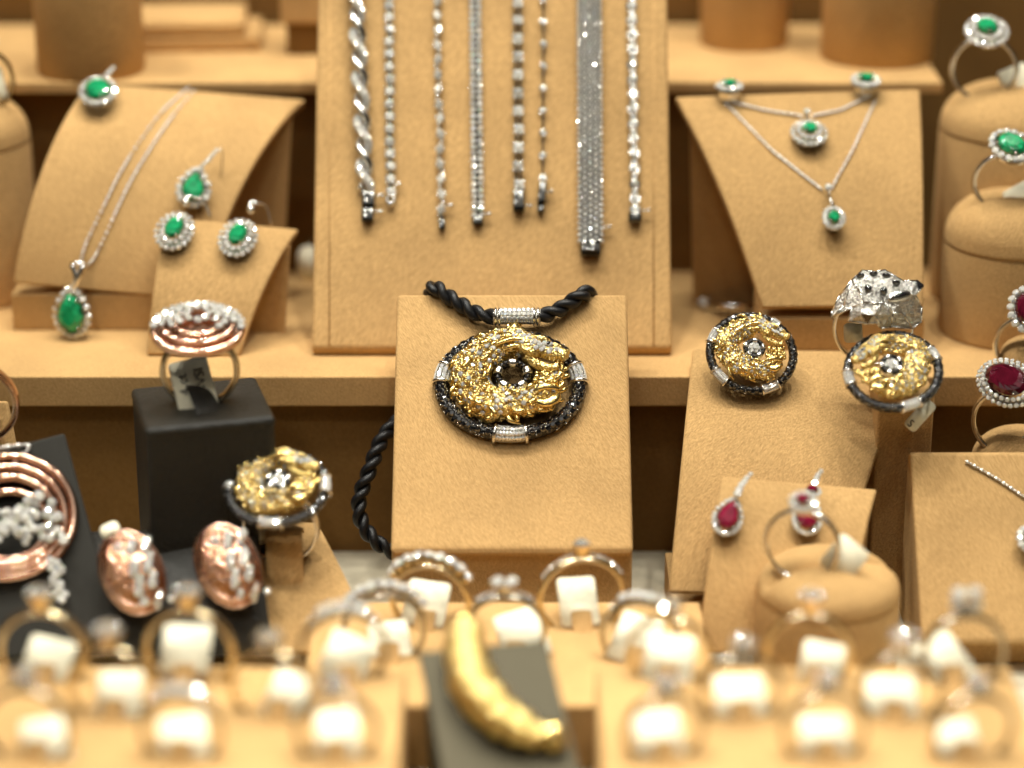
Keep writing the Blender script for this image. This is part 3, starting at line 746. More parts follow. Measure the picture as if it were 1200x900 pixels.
# small ring types for the trays and pillars
def solitaire(label, base, yaw, Rr, kind, metal_='silver', group=None, tagpos=None, head=1.0, width=.22, lean=0.0, cat='ring', tagsize=(.92, 1.08), name='ring'):
    """base = point where the band enters the slot (band sunk by sink)"""
    o = thing(name, label, cat, T(*base) @ RZ(yaw) @ RXm(lean), group)
    zc = Rr * .62
    MB().add(ring_band(Rr, width * .9, width * 1.3, .17), T(0, 0, zc)).build('band', 'shaded_silver' if metal_ == 'silver' else metal_, o)
    ztop = zc + Rr
    if kind == 'solo':
        r = .20 * head
        mb = MB()
        for i in range(6):
            a = 2 * PI * i / 6 + .3
            mb.add(tube([V((.06 * math.cos(a), .06 * math.sin(a), ztop - .08)), V((r * .95 * math.cos(a), r * .95 * math.sin(a), ztop + .20 * head)), V((r * .75 * math.cos(a), r * .75 * math.sin(a), ztop + .28 * head))], .035, 6))
        mb.build('setting', metal_, o)
        MB().add(gem(r, 10), T(0, 0, ztop + .17 * head) @ RZ(random.random()), 0, False).build('stone', 'fire', o)
    elif kind == 'tall':
        r = .21 * head
        MB().add(lathe([(.10, -.1), (.17, .12), (r * 1.05, .34), (r * .9, .36)], 8), T(0, 0, ztop - .02)).build('setting', metal_, o, sharp=30)
        for sx in (-.55, .55):
            MB().add(sphere(.09, 8, 5), T(sx * r * 1.4, -.05, ztop + .36)).build('prong', 'silver', o)
        MB().add(gem(r, 10), T(0, 0, ztop + .36), 0, False).build('stone', 'fire', o)
    elif kind == 'two':
        MB().add(lathe([(.08, -.1), (.14, .1), (.22, .24)], 8), T(0, 0, ztop)).build('setting', metal_, o, sharp=30)
        for sx in (-.15, .15): stone_at(o, sx, 0, ztop + .22, .15, RXm(R(15)))
        for k in range(-5, 6):
            if abs(k) < 2: continue
            a = PI / 2 + k * .13; stone_at(o, Rr * math.cos(a), 0, zc + Rr * math.sin(a), .065, RY(PI / 2 - a), 'shoulder_stone')
    elif kind == 'four':
        MB().add(lathe([(.08, -.1), (.16, .08), (.24, .14)], 8), T(0, 0, ztop)).build('setting', metal_, o, sharp=30)
        for sx, sz in ((-.19, .12), (.19, .12), (-.17, .38), (.17, .38)): stone_at(o, sx, 0, ztop + sz, .155, RXm(R(35)))
    elif kind == 'row':
        for k in range(9):
            a = PI / 2 + (k - 4) * .235; r = .155 if abs(k - 4) < 4 else .12
            stone_at(o, (Rr + .10) * math.cos(a), 0, zc + (Rr + .10) * math.sin(a), r, RY(PI / 2 - a))
            MB().add(lathe([(.09, 0), (.13, .2)], 6), T(0, 0, zc) @ RY(PI / 2 - a) @ T(0, 0, Rr - .06)).build('claw', metal_, o)
    elif kind == 'five':
        for k in range(5):
            a = PI / 2 + (k - 2) * .20
            stone_at(o, (Rr + .04) * math.cos(a), 0, zc + (Rr + .04) * math.sin(a), .13, RY(PI / 2 - a) @ RXm(R(20)))
        for k in (-6, -5, -4, 4, 5, 6):
            a = PI / 2 + k * .13; stone_at(o, Rr * math.cos(a), 0, zc + Rr * math.sin(a), .06, RY(PI / 2 - a), 'shoulder_stone')
    elif kind == 'pave':
        r = .2
        MB().add(lathe([(.08, -.1), (.14, .1), (.22, .30)], 8), T(0, 0, ztop)).build('setting', metal_, o, sharp=30)
        MB().add(gem(r, 10), T(0, 0, ztop + .30), 0, False).build('stone', 'fire', o)
        for k in range(-8, 9):
            if abs(k) < 2: continue
            a = PI / 2 + k * .125; stone_at(o, Rr * math.cos(a), 0, zc + Rr * math.sin(a), .06, RY(PI / 2 - a), 'shoulder_stone')
    if tagpos is not None:
        dx, dz, rot = tagpos
        price_tag(o, *tagsize, T(dx, .16, dz) @ RXm(PI / 2 - R(46)) @ RZ(rot))
    return o

# trays
def tray(name, label, x0, x1, y0, y1, z, bev=.08):
    o = thing(name, label, 'ring tray', T((x0 + x1) / 2, (y0 + y1) / 2, Z0), 'suede ring trays')
    soft(MB().add(rbox(x1 - x0, y1 - y0, z - Z0, bev, 3, True)).build('pad', 'suede_smooth', o, sharp=40)); return o
ZM, ZF = .76, 1.8
tr_m = tray('ring_tray', 'low tan suede ring tray between the pendant board and the bangle ramp', P(357, 720, y=-12).x, P(834, 720, y=-12).x, -14.0, -9.0, ZM)
tr_l = tray('ring_tray', 'tan suede ring tray on the rose gold earrings\' side of the grey bangle ramp', P(-90, 800, y=-15).x, P(474, 800, y=-15).x, -22.0, -14.2, ZF)
tr_r = tray('ring_tray', 'tan suede ring tray on the ruby earrings\' side of the grey bangle ramp', P(699, 800, y=-15).x, P(1192, 790, y=-15).x, -22.0, -14.2, ZF)
bpy.context.view_layer.update()
def tab(parent, p, yaw, dx=0):
    mb = MB(); prof = smooth_path([V((0, .12, -.05)), V((0, -.02, .26)), V((0, -.16, .30)), V((0, -.34, .10)), V((0, -.45, -.03))], 4)
    mb.add(tube(prof, .24, 10, squash=.22))
    mm = T(*(p - parent.location / U)) @ RZ(yaw) @ T(dx, 0, 0)
    mb.build('strap', 'suede_smooth', parent, local=mm, sharp=50)
FR = 'solitaire rings in the suede trays'
# px of hoop centre, row y, tray, radius, kind, metal, tag(dx, dz, rot), label
rows = [
 (50, -14.7, tr_l, .95, 'tall', 'pale_gold', (.05, .30, R(-12)), 'pale gold ring with a tall solitaire setting standing before the black necklace board'),
 (222, -14.7, tr_l, .98, 'tall', 'pale_gold', (-.12, .55, R(2)), 'pale gold tall solitaire ring with upright white tag before the domed rose gold earrings'),
 (402, -14.75, tr_l, .98, 'five', 'silver', (.10, .40, R(-28)), 'white gold five stone ring with a tilted white tag at the tray corner'),
 (130, -16.2, tr_l, .92, 'tall', 'pale_gold', (.12, .32, R(3)), 'pale gold ring with a claw head between the two tall solitaires'),
 (318, -16.2, tr_l, .90, 'solo', 'pale_gold', (.30, .28, R(-14)), 'pale gold solitaire ring in front of the dragon ring wedge'),
 (32, -17.9, tr_l, .90, 'solo', 'silver', (.30, .18, R(14)), 'thin white gold solitaire ring in the front row before the pale gold tall solitaires'),
 (212, -17.9, tr_l, .86, 'five', 'silver', (0, .20, R(10)), 'thin white gold ring with a row of small stones in the front row'),
 (394, -17.9, tr_l, .86, 'solo', 'silver', (0, .22, R(4)), 'thin white gold solitaire ring in the front row beside the grey bangle ramp'),
 (450, -11.7, tr_m, .95, 'row', 'silver', (.15, .15, R(5)), 'white gold ring with a low line of stones at the end of the low tray'),
 (504, -10.1, tr_m, .95, 'row', 'pale_gold', (-.12, .40, R(-4)), 'gold ring with an arch of large diamonds standing before the pendant board'),
 (592, -11.6, tr_m, .93, 'two', 'silver', (.38, .36, R(18)), 'white gold ring with a paired stone head behind the grey bangle ramp'),
 (682, -10.1, tr_m, 1.02, 'pave', 'pale_gold', (-.06, .45, R(0)), 'pale gold solitaire ring with pave shoulders beneath the dragon pendant'),
 (750, -11.9, tr_m, .90, 'five', 'silver', (-.10, .40, R(-15)), 'white gold five stone ring with written tag at the end of the low tray'),
 (784, -14.7, tr_r, .90, 'solo', 'pale_gold', (-.02, .30, R(-3)), 'pale gold solitaire ring at the corner of the tray near the ruby earring pad'),
 (948, -14.7, tr_r, .92, 'tall', 'pale_gold', (.28, .22, R(-8)), 'pale gold solitaire ring in front of the low suede pillar'),
 (1130, -14.7, tr_r, .90, 'four', 'silver', (-.38, .28, R(28)), 'white gold four stone ring with a tilted white tag'),
 (868, -16.3, tr_r, .88, 'solo', 'silver', (.03, .18, R(0)), 'thin white gold solitaire ring in the middle row behind the front row solitaires'),
 (1055, -16.3, tr_r, .88, 'tall', 'silver', (-.15, .18, R(3)), 'white gold raised solitaire ring in the middle row beside the four stone ring'),
 (778, -17.9, tr_r, .84, 'solo', 'silver', (-.05, .22, R(2)), 'thin white gold solitaire ring in the front row next to the gold bangle end'),
 (966, -17.9, tr_r, .88, 'solo', 'silver', (.05, .20, R(-2)), 'thin white gold solitaire ring in the front row before the low suede pillar'),
 (1140, -17.9, tr_r, .86, 'solo', 'silver', (-.25, .15, R(6)), 'thin white gold solitaire ring in the front row before the four stone ring'),
]
for (px, yy, tr_, rr, kd, mtl, tg, lab) in rows:
    z = ZM if tr_ is tr_m else ZF
    r_ = ray(px, 800); x = CAM.x + r_.x * ((yy - CAM.y) * math.cos(PITCH) + (CAM.z - z - .6) * math.sin(PITCH))
    base = V((x, yy, z)); yw = random.uniform(-.18, .18)
    solitaire(lab, base, yw, rr, kd, mtl, 'diamond rings standing in the suede trays', tg, tagsize=(random.uniform(.86, 1.06), random.uniform(.95, 1.2)), head=random.uniform(1.2, 1.45), lean=R(random.uniform(-6, 4)))
    tab(tr_, base, yw, tg[0] * .6)

# pillar rings
def emerald_ring(label, base, yaw, Rr, rx, ry, halo, hr, rows_, tilt, metal_='silver', mat='emerald', lean=0, spin=0, tagm=None, width=.2, roll=0, group='coloured stone rings'):
    o = thing('ring', label, 'ring', T(*base) @ RZ(yaw) @ RXm(lean) @ RY(roll), group)
    zc = Rr * .72
    MB().add(ring_band(Rr, width, width * 1.25, .18), T(0, 0, zc)).build('band', metal_, o)
    h = bpy.data.objects.new('head', None)
    hd = MB().add(lathe([(.10, -.10), (.22, .02), (max(rx, ry) * .8, .20)], 16), T(0, 0, zc + Rr) @ RXm(tilt)).build('head', 'silver', o, sharp=40)
    q = T(0, 0, zc + Rr - .02) @ RXm(tilt) @ RZ(spin)
    bpy.data.objects.remove(h)
    n0 = set(o.children)
    emerald_piece(o, 'oval', rx, ry, .14, halo, hr, rows_, mat, drop=.36)
    bpy.context.view_layer.update()
    for c in o.children:
        if c not in n0:
            ml = c.matrix_local.copy(); qq = q.copy(); qq.translation = qq.translation * U; c.matrix_local = qq @ ml
    if tagm is not None: price_tag(o, .8, .9, tagm)
    return o
bpy.context.view_layer.update()
o_, tp = pil['r_back']; bx = P(1152, 108, y=tp.y - .35)
emerald_ring('oval emerald ring in a double diamond halo on the taller pillar', V((bx.x, tp.y - .3, tp.z - .20)), R(-12), .90, .24, .29, 15, .08, 2, R(34), spin=R(60), tagm=T(.85, .3, .25) @ RXm(PI / 2) @ RZ(R(25)))
o_, tp = pil['r_front']; bx = P(1172, 243, y=tp.y - .35)
emerald_ring('large oval emerald ring with a baguette diamond halo on the shorter pillar', V((bx.x, tp.y - .35, tp.z - .22)), R(-14), .82, .31, .40, 16, .10, 1, R(34), spin=R(62), tagm=T(.55, .4, .1) @ RXm(PI / 2) @ RZ(R(40)), width=.26, roll=R(6))
o_, tp = pil['l']
emerald_ring('diamond cluster ring with white tag on the pillar at the frame edge', V((P(-22, 118, y=tp.y - .3).x, tp.y - .3, tp.z - .2)), R(10), .92, .22, .22, 13, .09, 2, R(34), metal_='pale_gold', mat='diamond', tagm=T(.25, -.1, .55) @ RXm(PI / 2) @ RZ(R(8)), width=.3)
o_, tp = pil['front']; bx = P(936, 662, y=tp.y - .4)
emerald_ring('ruby and diamond ring leaning on the low suede pillar with a white tag', V((bx.x + .05, tp.y - .35, tp.z - .20)), R(-20), .90, .17, .13, 12, .08, 1, R(40), mat='ruby', spin=0, width=.14, lean=R(-5),
             tagm=T(.95, .1, .45) @ RXm(PI / 2 - R(10)) @ RZ(R(-32)))
def by_head(px, py, y, Rr): return P(px, py, y=y) - V((0, 0, Rr * 1.72 + .25))
emerald_ring('large dark ruby ring with pave halo on the low pillar, lower of two', RU_B, R(-14), .92, .40, .54, 26, .062, 2, R(42), mat='ruby_dark', spin=R(58), width=.30, roll=R(-6),
             tagm=T(.75, .0, .15) @ RXm(PI / 2) @ RZ(R(-40)))
emerald_ring('dark ruby ring with stepped diamond shoulders, upper of two', RU_A, R(-20), .86, .33, .48, 16, .10, 1, R(48), mat='ruby_dark', spin=R(25), width=.28)
# rose gold ring at far left edge
fx = P(-20, 470, y=-6.4)
o = thing('ring', 'plain rose gold ring on the wedge behind the black necklace board', 'ring', T(fx.x - .1, -6.75, fx.z - .35) @ RZ(R(10)), 'cocktail rings')
MB().add(ring_band(1.02, .34, .45, .13), T(0, 0, .40)).build('band', 'rose', o)
MB().add(ring_band(.90, .30, .40, .05), T(0, 0, .40)).build('inner_band', 'silver', o)

# ------------------------------------------------------------------ dragon jewels
def dragon_piece(root, rx, ry, seed, connectors, kz=1.0, bail=False, mir=False):
    rnd = random.Random(seed); k = rx / 1.72; tr_ = .18 * k
    # outer black ring
    MB().add(tube(ellipse_path(rx, ry, 88, z=tr_), tr_, 14, True)).build('black_ring', 'black_metal', root)
    mb = MB(); nst = int(40 * (1 if k > .9 else .9))
    for j, ph in enumerate((-62, -22, 18, 58)):
        for i in range(nst):
            a = 2 * PI * (i + .5 * (j % 2)) / nst
            c = V((rx * math.cos(a), ry * math.sin(a), tr_)); tn = V((-rx * math.sin(a), ry * math.cos(a), 0)).normalized(); nx = V((tn.y, -tn.x, 0))
            nn = (V((0, 0, 1)) * math.cos(R(ph)) + nx * math.sin(R(ph))).normalized()
            mb.add(gem(.088 * k, 8), frame(c + nn * tr_ * .93, nn, tn), 0, False)
    stuff(mb.build('black_stones', 'black_stone', root))
    # grains between the stones
    mb = MB()
    for i in range(int(210 * k)):
        a = rnd.random() * 2 * PI; ph = R(rnd.uniform(-80, 80))
        c = V((rx * math.cos(a), ry * math.sin(a), tr_)); tn = V((-rx * math.sin(a), ry * math.cos(a), 0)).normalized(); nx = V((tn.y, -tn.x, 0))
        nn = (V((0, 0, 1)) * math.cos(ph) + nx * math.sin(ph)); mb.add(sphere(.022 * k, 5, 4), T(*(c + nn * tr_ * 1.06)))
    stuff(mb.build('grains', 'silver', root))
    for a0, half in connectors:
        path = ellipse_path(rx, ry, 10, a0 - half, a0 + half, z=tr_)
        c = MB().add(tube(path, tr_ * 1.12, 14)).build('connector', 'pave_silver', root)
        m2 = MB()
        for i in range(1, 10):
            for ph in (-55, -18, 18, 55):
                p = path[i]; tn = (path[i] - path[i - 1]).normalized(); nx = V((tn.y, -tn.x, 0)); nn = (V((0, 0, 1)) * math.cos(R(ph)) + nx * math.sin(R(ph)))
                m2.add(gem(.055 * k, 6), frame(p + nn * tr_ * 1.13, nn, tn), 0, False)
        stuff(m2.build('pave', 'diamond', c))
        for e in (0, -1):
            p = path[e]; tn = (path[1] - path[0] if e == 0 else path[-1] - path[-2]).normalized()
            q = tn.to_track_quat('Z', 'Y').to_matrix().to_4x4()
            MB().add(tube(ellipse_path(tr_ * 1.20, tr_ * 1.20, 22), .045 * k, 7, True, 1.0), T(*p) @ q).build('flange', 'silver', c)
    # dragon body: scaled coil
    sx = -1 if mir else 1
    cx, cy = .02 * k, .17 * k
    A, B = 1.00 * k * rx / (1.72 * k), .80 * k * (ry / (1.36 * k))
    def bc(a):
        w_ = 1 + .07 * math.sin(3 * a + seed) + .04 * math.sin(5 * a)
        return V((sx * (cx + A * w_ * math.cos(a)), cy + B * w_ * math.sin(a), (.34 + .06 * math.sin(2 * a + seed)) * k))
    a0, a1 = R(75), R(372)
    path = [bc(a0 + (a1 - a0) * i / 110) for i in range(111)]
    def rad(s): return k * (.31 + .16 * math.sin(PI * min(1, s * 1.15)) ** .7 - .05 * s)
    def sc(s, c):
        u = s * 22; vv = c / (2 * PI) * 10 + .5 * (int(u) % 2)
        q = V((s * 15 + seed, math.cos(c) * 1.3, math.sin(c) * 1.3))
        return 1 + .10 * abs(math.sin(PI * vv)) * (1 - (u % 1)) + .30 * noise.noise(q) + .16 * noise.noise(q * 2.7)
    MB().add(tube(path, rad, 36, fn=sc, squash=.8)).build('dragon_body', 'gold_rough', root)
    mb = MB()
    for i in range(20):                                            # flame curls lying on the coil
        a = a0 + (a1 - a0) * ((i * .618) % 1); s_ = (a - a0) / (a1 - a0); c = bc(a); out = (c - V((sx * cx, cy, c.z))).normalized(); tn = V((-out.y, out.x, 0)) * sx
        ph = R(rnd.uniform(-60, 65)); nn = V((0, 0, 1)) * math.cos(ph) * .85 + out * math.sin(ph); p0 = c + nn * rad(s_) * .95; L_ = k * rnd.uniform(.25, .45); sd_ = rnd.choice((-1, 1)) * rnd.uniform(.1, .3)
        mb.add(tube(smooth_path([p0, p0 + tn * L_ * .45 + nn * .10 * k + out * sd_ * L_ * .3, p0 + tn * L_ * .9 + nn * .09 * k + out * sd_ * L_, p0 + tn * L_ * .8 + nn * .04 * k + out * sd_ * L_ * 1.9], 5), lambda q: k * .058 * math.sin(PI * (q * .9 + .08)) ** .7, 8))
    mb.build('flame_curls', 'gold', root)
    # ridge and claws along the outside, curls inside
    mb = MB()
    for i in range(26):
        a = a0 + (a1 - a0) * (i + .5) / 26; s = (i + .5) / 26; c = bc(a); out = (c - V((sx * cx, cy, c.z))).normalized(); out.z = 0
        L_ = k * rnd.uniform(.16, .40); tilt = rnd.uniform(-.4, .9)
        tn = V((-out.y, out.x, 0)) * sx
        p0 = c + out * rad(s) * .75 + V((0, 0, .05 * k)); p1 = p0 + out * L_ * .6 + tn * tilt * L_ * .6 + V((0, 0, .06 * k)); p2 = p0 + out * L_ * .7 + tn * tilt * L_ * 1.6
        mb.add(tube(smooth_path([p0, p1, p2], 4), lambda q: k * (.10 - .08 * q), 7))
    mb.build('spines', 'gold', root)
    mb = MB()
    for i in range(320):
        a = a0 + (a1 - a0) * rnd.random(); s = (a - a0) / (a1 - a0); c = bc(a); out = (c - V((sx * cx, cy, c.z))).normalized(); ph = R(rnd.uniform(-85, 85))
        nn = V((0, 0, 1)) * math.cos(ph) + out * math.sin(ph); r = k * rnd.uniform(.026, .05)
        mb.add(sphere(r, 6, 4), T(*(c + nn * rad(s) * 1.07)) @ SC(1, 1, 1))
    stuff(mb.build('gold_grains', 'gold', root))
    mb = MB()
    for i in range(130):
        a = a0 + (a1 - a0) * ((i * .618) % 1); s = (a - a0) / (a1 - a0); c = bc(a); out = (c - V((sx * cx, cy, c.z))).normalized(); ph = R(-62 + 124 * ((i * .7548) % 1))
        nn = V((0, 0, 1)) * math.cos(ph) + out * math.sin(ph)
        mb.add(gem(k * rnd.uniform(.05, .08), 8), frame(c + V((nn.x, nn.y, nn.z * .8)) * rad(s) * 1.13, nn), 0, False)
    stuff(mb.build('pave_diamonds', 'diamond', root))
    # head, upper right, jaws open to the side
    hm = T(sx * .62 * k, cy + .66 * k * (ry / (1.36 * k)), .52 * k) @ SC(sx, 1, 1) @ RZ(R(-24)) @ SC(k * 1.18)
    mb = MB()
    for (x, y, z, a, b, c_) in ((-.15, .02, .02, .42, .27, .26), (.30, .03, .06, .34, .19, .17), (.58, .06, .10, .16, .15, .14), (.10, .17, .20, .20, .09, .09), (.40, .17, .16, .14, .07, .07), (-.45, .10, .02, .30, .22, .2),
                                (.66, .13, .16, .07, .07, .07), (.64, -.02, .16, .06, .06, .06), (-.1, -.16, .12, .26, .10, .12)):
        mb.add(sphere(1, 14, 9), T(x, y, z) @ SC(a, b, c_))
    mb.add(tube(smooth_path([V((-.1, -.22, 0)), V((.2, -.32, .02)), V((.48, -.30, .06)), V((.62, -.20, .08))], 6), lambda s: .13 - .05 * s, 10))
    for i in range(6): mb.add(tube([V((.12 + i * .09, -.10, .12)), V((.13 + i * .09, -.19, .14))], lambda s: .035 - .025 * s, 5))
    hd = mb.build('dragon_head', 'gold_rough', root, local=hm)
    MB().add(sphere(.055, 10, 6), T(.24, .12, .235)).build('eye', 'black_stone', hd)
    mb = MB()
    for i in range(34):
        x = rnd.uniform(-.5, .5); y = rnd.uniform(-.10, .18); mb.add(gem(rnd.uniform(.04, .06), 8), T(x, y, .27 - .25 * (x * x) - .8 * (y - .05) ** 2), 0, False)
    stuff(mb.build('head_diamonds', 'diamond', hd))
    # horns and mane strands swept back along the top of the coil
    for j, (r0, zz, st, en) in enumerate(((1.16, .62, 70, 150), (.98, .74, 62, 165), (.80, .66, 66, 140), (1.30, .45, 85, 135))):
        pth = [V((sx * (cx + A * r0 * math.cos(R(st + (en - st) * i / 14)) * (1 + .05 * math.sin(i * .9))), cy + B * r0 * math.sin(R(st + (en - st) * i / 14)) * (1 + .04 * math.sin(i * .7)), k * (zz + .06 * math.sin(i * .5)))) for i in range(15)]
        MB().add(tube(pth, lambda s: k * (.065 - .05 * abs(s - .3)), 8)).build('mane_strand', 'gold', root)
    # tail fan at the right with a smooth crescent
    mb = MB()
    for i in range(60):
        a = rnd.random() * 2 * PI; r = math.sqrt(rnd.random()); mb.add(sphere(rnd.uniform(.05, .085) * k, 7, 5), T(sx * (.98 + .42 * r * math.cos(a)) * k, (-.02 + .36 * r * math.sin(a)) * k, (.62 - .18 * r * r) * k))
    stuff(mb.build('tail_grains', 'gold', root))
    mb = MB().add(tube(smooth_path([V((sx * .55 * k, -.62 * k, .66 * k)), V((sx * .85 * k, -.74 * k, .72 * k)), V((sx * 1.1 * k, -.62 * k, .70 * k)), V((sx * 1.22 * k, -.38 * k, .62 * k))], 8), lambda s: k * .14 * math.sin(PI * (s * .96 + .02)) ** .6, 10, squash=.6))
    mb.add(tube(smooth_path([V((sx * .55 * k, -.45 * k, .74 * k)), V((sx * .85 * k, -.33 * k, .80 * k)), V((sx * 1.25 * k, -.36 * k, .70 * k))], 8), lambda s: k * .09 * math.sin(PI * (s * .96 + .02)) ** .6, 10, squash=.6))
    mb.build('tail_leaf', 'gold', root)
    # inner black ring with silver collars
    ix, iy = .37 * k, .34 * k; ic = V((sx * .06 * k, .12 * k, .50 * k))
    ir = MB().add(tube(ellipse_path(ix, iy, 40), .10 * k, 10, True), T(*ic)).build('inner_ring', 'black_metal', root)
    mb = MB()
    for i in range(20):
        a = 2 * PI * i / 20; mb.add(gem(.06 * k, 6), T(ic.x + ix * math.cos(a), ic.y + iy * math.sin(a), ic.z + .085 * k), 0, False)
    stuff(mb.build('inner_black_stones', 'black_stone', root))
    for a in (90, 162, 234, 306, 18):
        p = ellipse_path(ix, iy, 4, R(a - 15), R(a + 15), z=ic.z)
        MB().add(tube([q + V((ic.x, ic.y, 0)) for q in p], .125 * k, 10)).build('collar', 'silver', root)
    if seed != 3:
        for i in range(6):
            a = 2 * PI * i / 6; stone_at(root, ic.x + .15 * k * math.cos(a), ic.y + .14 * k * math.sin(a), ic.z + .02 * k, .10 * k, name='centre_stone')
        stone_at(root, ic.x, ic.y, ic.z + .06 * k, .11 * k, name='centre_stone')
        MB().add(lathe([(.30 * k, 0), (.30 * k, .06 * k)], 20), T(ic.x, ic.y, ic.z - .08 * k)).build('centre_plate', 'silver', root, sharp=40)
    return k
# main pendant
mp = S_p.at(598, 455, 0, 0)
pend = thing('necklace', 'gold dragon pendant in a black stone ring on a twisted black cord', 'necklace', mp, 'dragon jewellery')
bpy.context.view_layer.update()
rxp = (692 - 505) / 2 * 57.9 / FPX - .2; ryp = 1.36 / 1.72 * rxp * 1.0
k = dragon_piece(pend, rxp, ryp, 3, [(R(168), .17), (R(12), .17), (R(270), .22)])
inv = root_inv(pend)
def on_p(px, py, h): 
    u, t = S_p.find(px, py); return inv @ (S_p(u, t) + S_p.normal(u, t) * h)
# bail sleeve
a, b = on_p(578, 379, .36), on_p(633, 379, .36)
sl_ = MB().add(tube([a.lerp(b, i / 8) for i in range(9)], .19, 16)).build('bail', 'pave_silver', pend)
for t in (.05, .13, .87, .95):
    MB().add(tube(ellipse_path(.205, .205, 24), .035, 7, True), T(*a.lerp(b, t)) @ RY(PI / 2)).build('bail_flange', 'silver', sl_)
mb = MB()
for i in range(1, 9):
    for ph in (-70, -40, -10, 20, 50):
        nn = V((0, math.sin(R(ph)), math.cos(R(ph)))); mb.add(gem(.062, 8), frame(a.lerp(b, .16 + .68 * (i - 1) / 7) + nn * .195, nn), 0, False)
stuff(mb.build('bail_pave', 'diamond', sl_))
MB().add(tube([V(((a.x + b.x) / 2, a.y - .05, .30)), V((0, ryp - .25, .35))], .16, 8)).build('bail_hook', 'gold', pend)
def cord(pts, r=.17, name='cord', tw=2.6):
    pl = smooth_path(pts, 14); 
    L_ = [0]
    for p, q in zip(pl, pl[1:]): L_.append(L_[-1] + (q - p).length)
    for st_ in range(2):
        out = []; nrm = V((0, 0, 1))
        for i, p in enumerate(pl):
            t = (pl[min(i + 1, len(pl) - 1)] - pl[max(i - 1, 0)]).normalized(); nrm = (nrm - t * nrm.dot(t)).normalized(); bi = t.cross(nrm)
            a_ = L_[i] * tw * 1.0 + st_ * PI
            out.append(p + nrm * math.cos(a_) * r * .55 + bi * math.sin(a_) * r * .55)
        MB().add(tube(out, r * .66, 9)).build(name, 'cord', pend)
cord([on_p(582, 380, .36), on_p(560, 374, .30), on_p(540, 362, .25), on_p(522, 350, .22), on_p(510, 341, .18), inv @ (P(505, 343, y=top.y + .28)), inv @ (P(505, 343, y=top.y + .28) + V((.1, .22, -.6)))], tw=8.0, name='cord_strand')
cord([on_p(630, 380, .36), on_p(650, 372, .30), on_p(668, 360, .25), on_p(684, 349, .22), inv @ (P(691, 346, y=top.y + .28)), inv @ (P(691, 346, y=top.y + .28) + V((-.1, .22, -.6)))], tw=8.0, name='cord_strand')
yk = top.y + .55
cord([inv @ P(*q) for q in ()] or [inv @ P(470, 490, y=-3.6), inv @ P(455, 505, y=-4.0), inv @ P(445, 520, y=-4.3), inv @ P(434, 548, y=-4.7), inv @ P(421, 585, y=-5.0), inv @ P(424, 612, y=-5.2), inv @ P(440, 634, y=-5.4), inv @ P(462, 648, y=-5.4)], tw=8.0, name='cord_strand')
# earrings on the ramp
for px, py, sp, tl_, sd, lab, cn in ((880, 416, R(-8), R(-30), 11, 'gold dragon earring alone on the curved ramp, beside the bracelet board', [(R(300), .20), (R(225), .20), (R(160), .18), (R(60), .10)]),
                              (1046, 438, R(20), R(-34), 12, 'gold dragon earring leaning in front of the silver panther ring', [(R(270), .20), (R(170), .18), (R(5), .16)])):
    mm = S_t.at(px, py, 0, .45) if sd == 11 else frame(P(px, py, y=-6.05), V((0, -.62, .78)))
    mm = mm @ RXm(-tl_ if sd == 11 else 0) @ RZ(sp)
    mm.translation = P(px, py, y=mm.translation.y - (.75 if sd == 11 else 0))
    e = thing('earring', lab, 'earring', mm, 'dragon jewellery')
    dragon_piece(e, 1.02 if sd == 11 else 1.08, .96 if sd == 11 else .98, sd, cn, mir=(sd == 12))
    MB().add(tube([V((0, 0, .3)), V((0, 0, -.5))], .05, 6)).build('post', 'silver', e)
# dragon ring on the wedge
mw = S_w.at(335, 648, 0, 0)
dr = thing('ring', 'gold dragon ring with black stone rim strapped to the suede wedge', 'ring', T(*(P(330, 640, y=mw.translation.y - .1))) @ RZ(R(-6)), 'dragon jewellery')
Rr = .92
MB().add(ring_band(Rr, .34, .46, .14), T(0, 0, Rr * .55)).build('band', 'silver', dr)
hp = T(-.02, -.12, Rr * 1.55 + .02) @ RXm(R(32)) @ SC(.655, .655, .655)
n0 = set(dr.children)
dragon_piece(dr, 1.72, 1.50, 21, [(R(270), .22), (R(172), .22), (R(8), .22)])
bpy.context.view_layer.update()
for c in dr.children:
    if c not in n0:
        ml = c.matrix_local.copy(); qq = hp.copy(); qq.translation = qq.translation * U; c.matrix_local = qq @ ml
MB().add(lathe([(.2, 0), (.7, .3)], 16), T(-.02, -.05, Rr * 1.45)).build('gallery', 'silver', dr)
price_tag(dr, .5, .7, T(-.62, .05, .35) @ RXm(PI / 2) @ RZ(R(15)))
# strap on the wedge through the ring
c0 = P(334, 640, y=mw.translation.y - .1)
sp_ = MB().add(tube(smooth_path([V((0, .45, .15)), V((0, .1, .42)), V((0, -.18, .30)), V((.02, -.42, -.30)), V((.04, -.62, -.85))], 6), .42, 12, squash=.14))
so = sp_.build('strap', 'suede', wedge, sharp=50, local=T(*(c0 - wedge.location / U)))

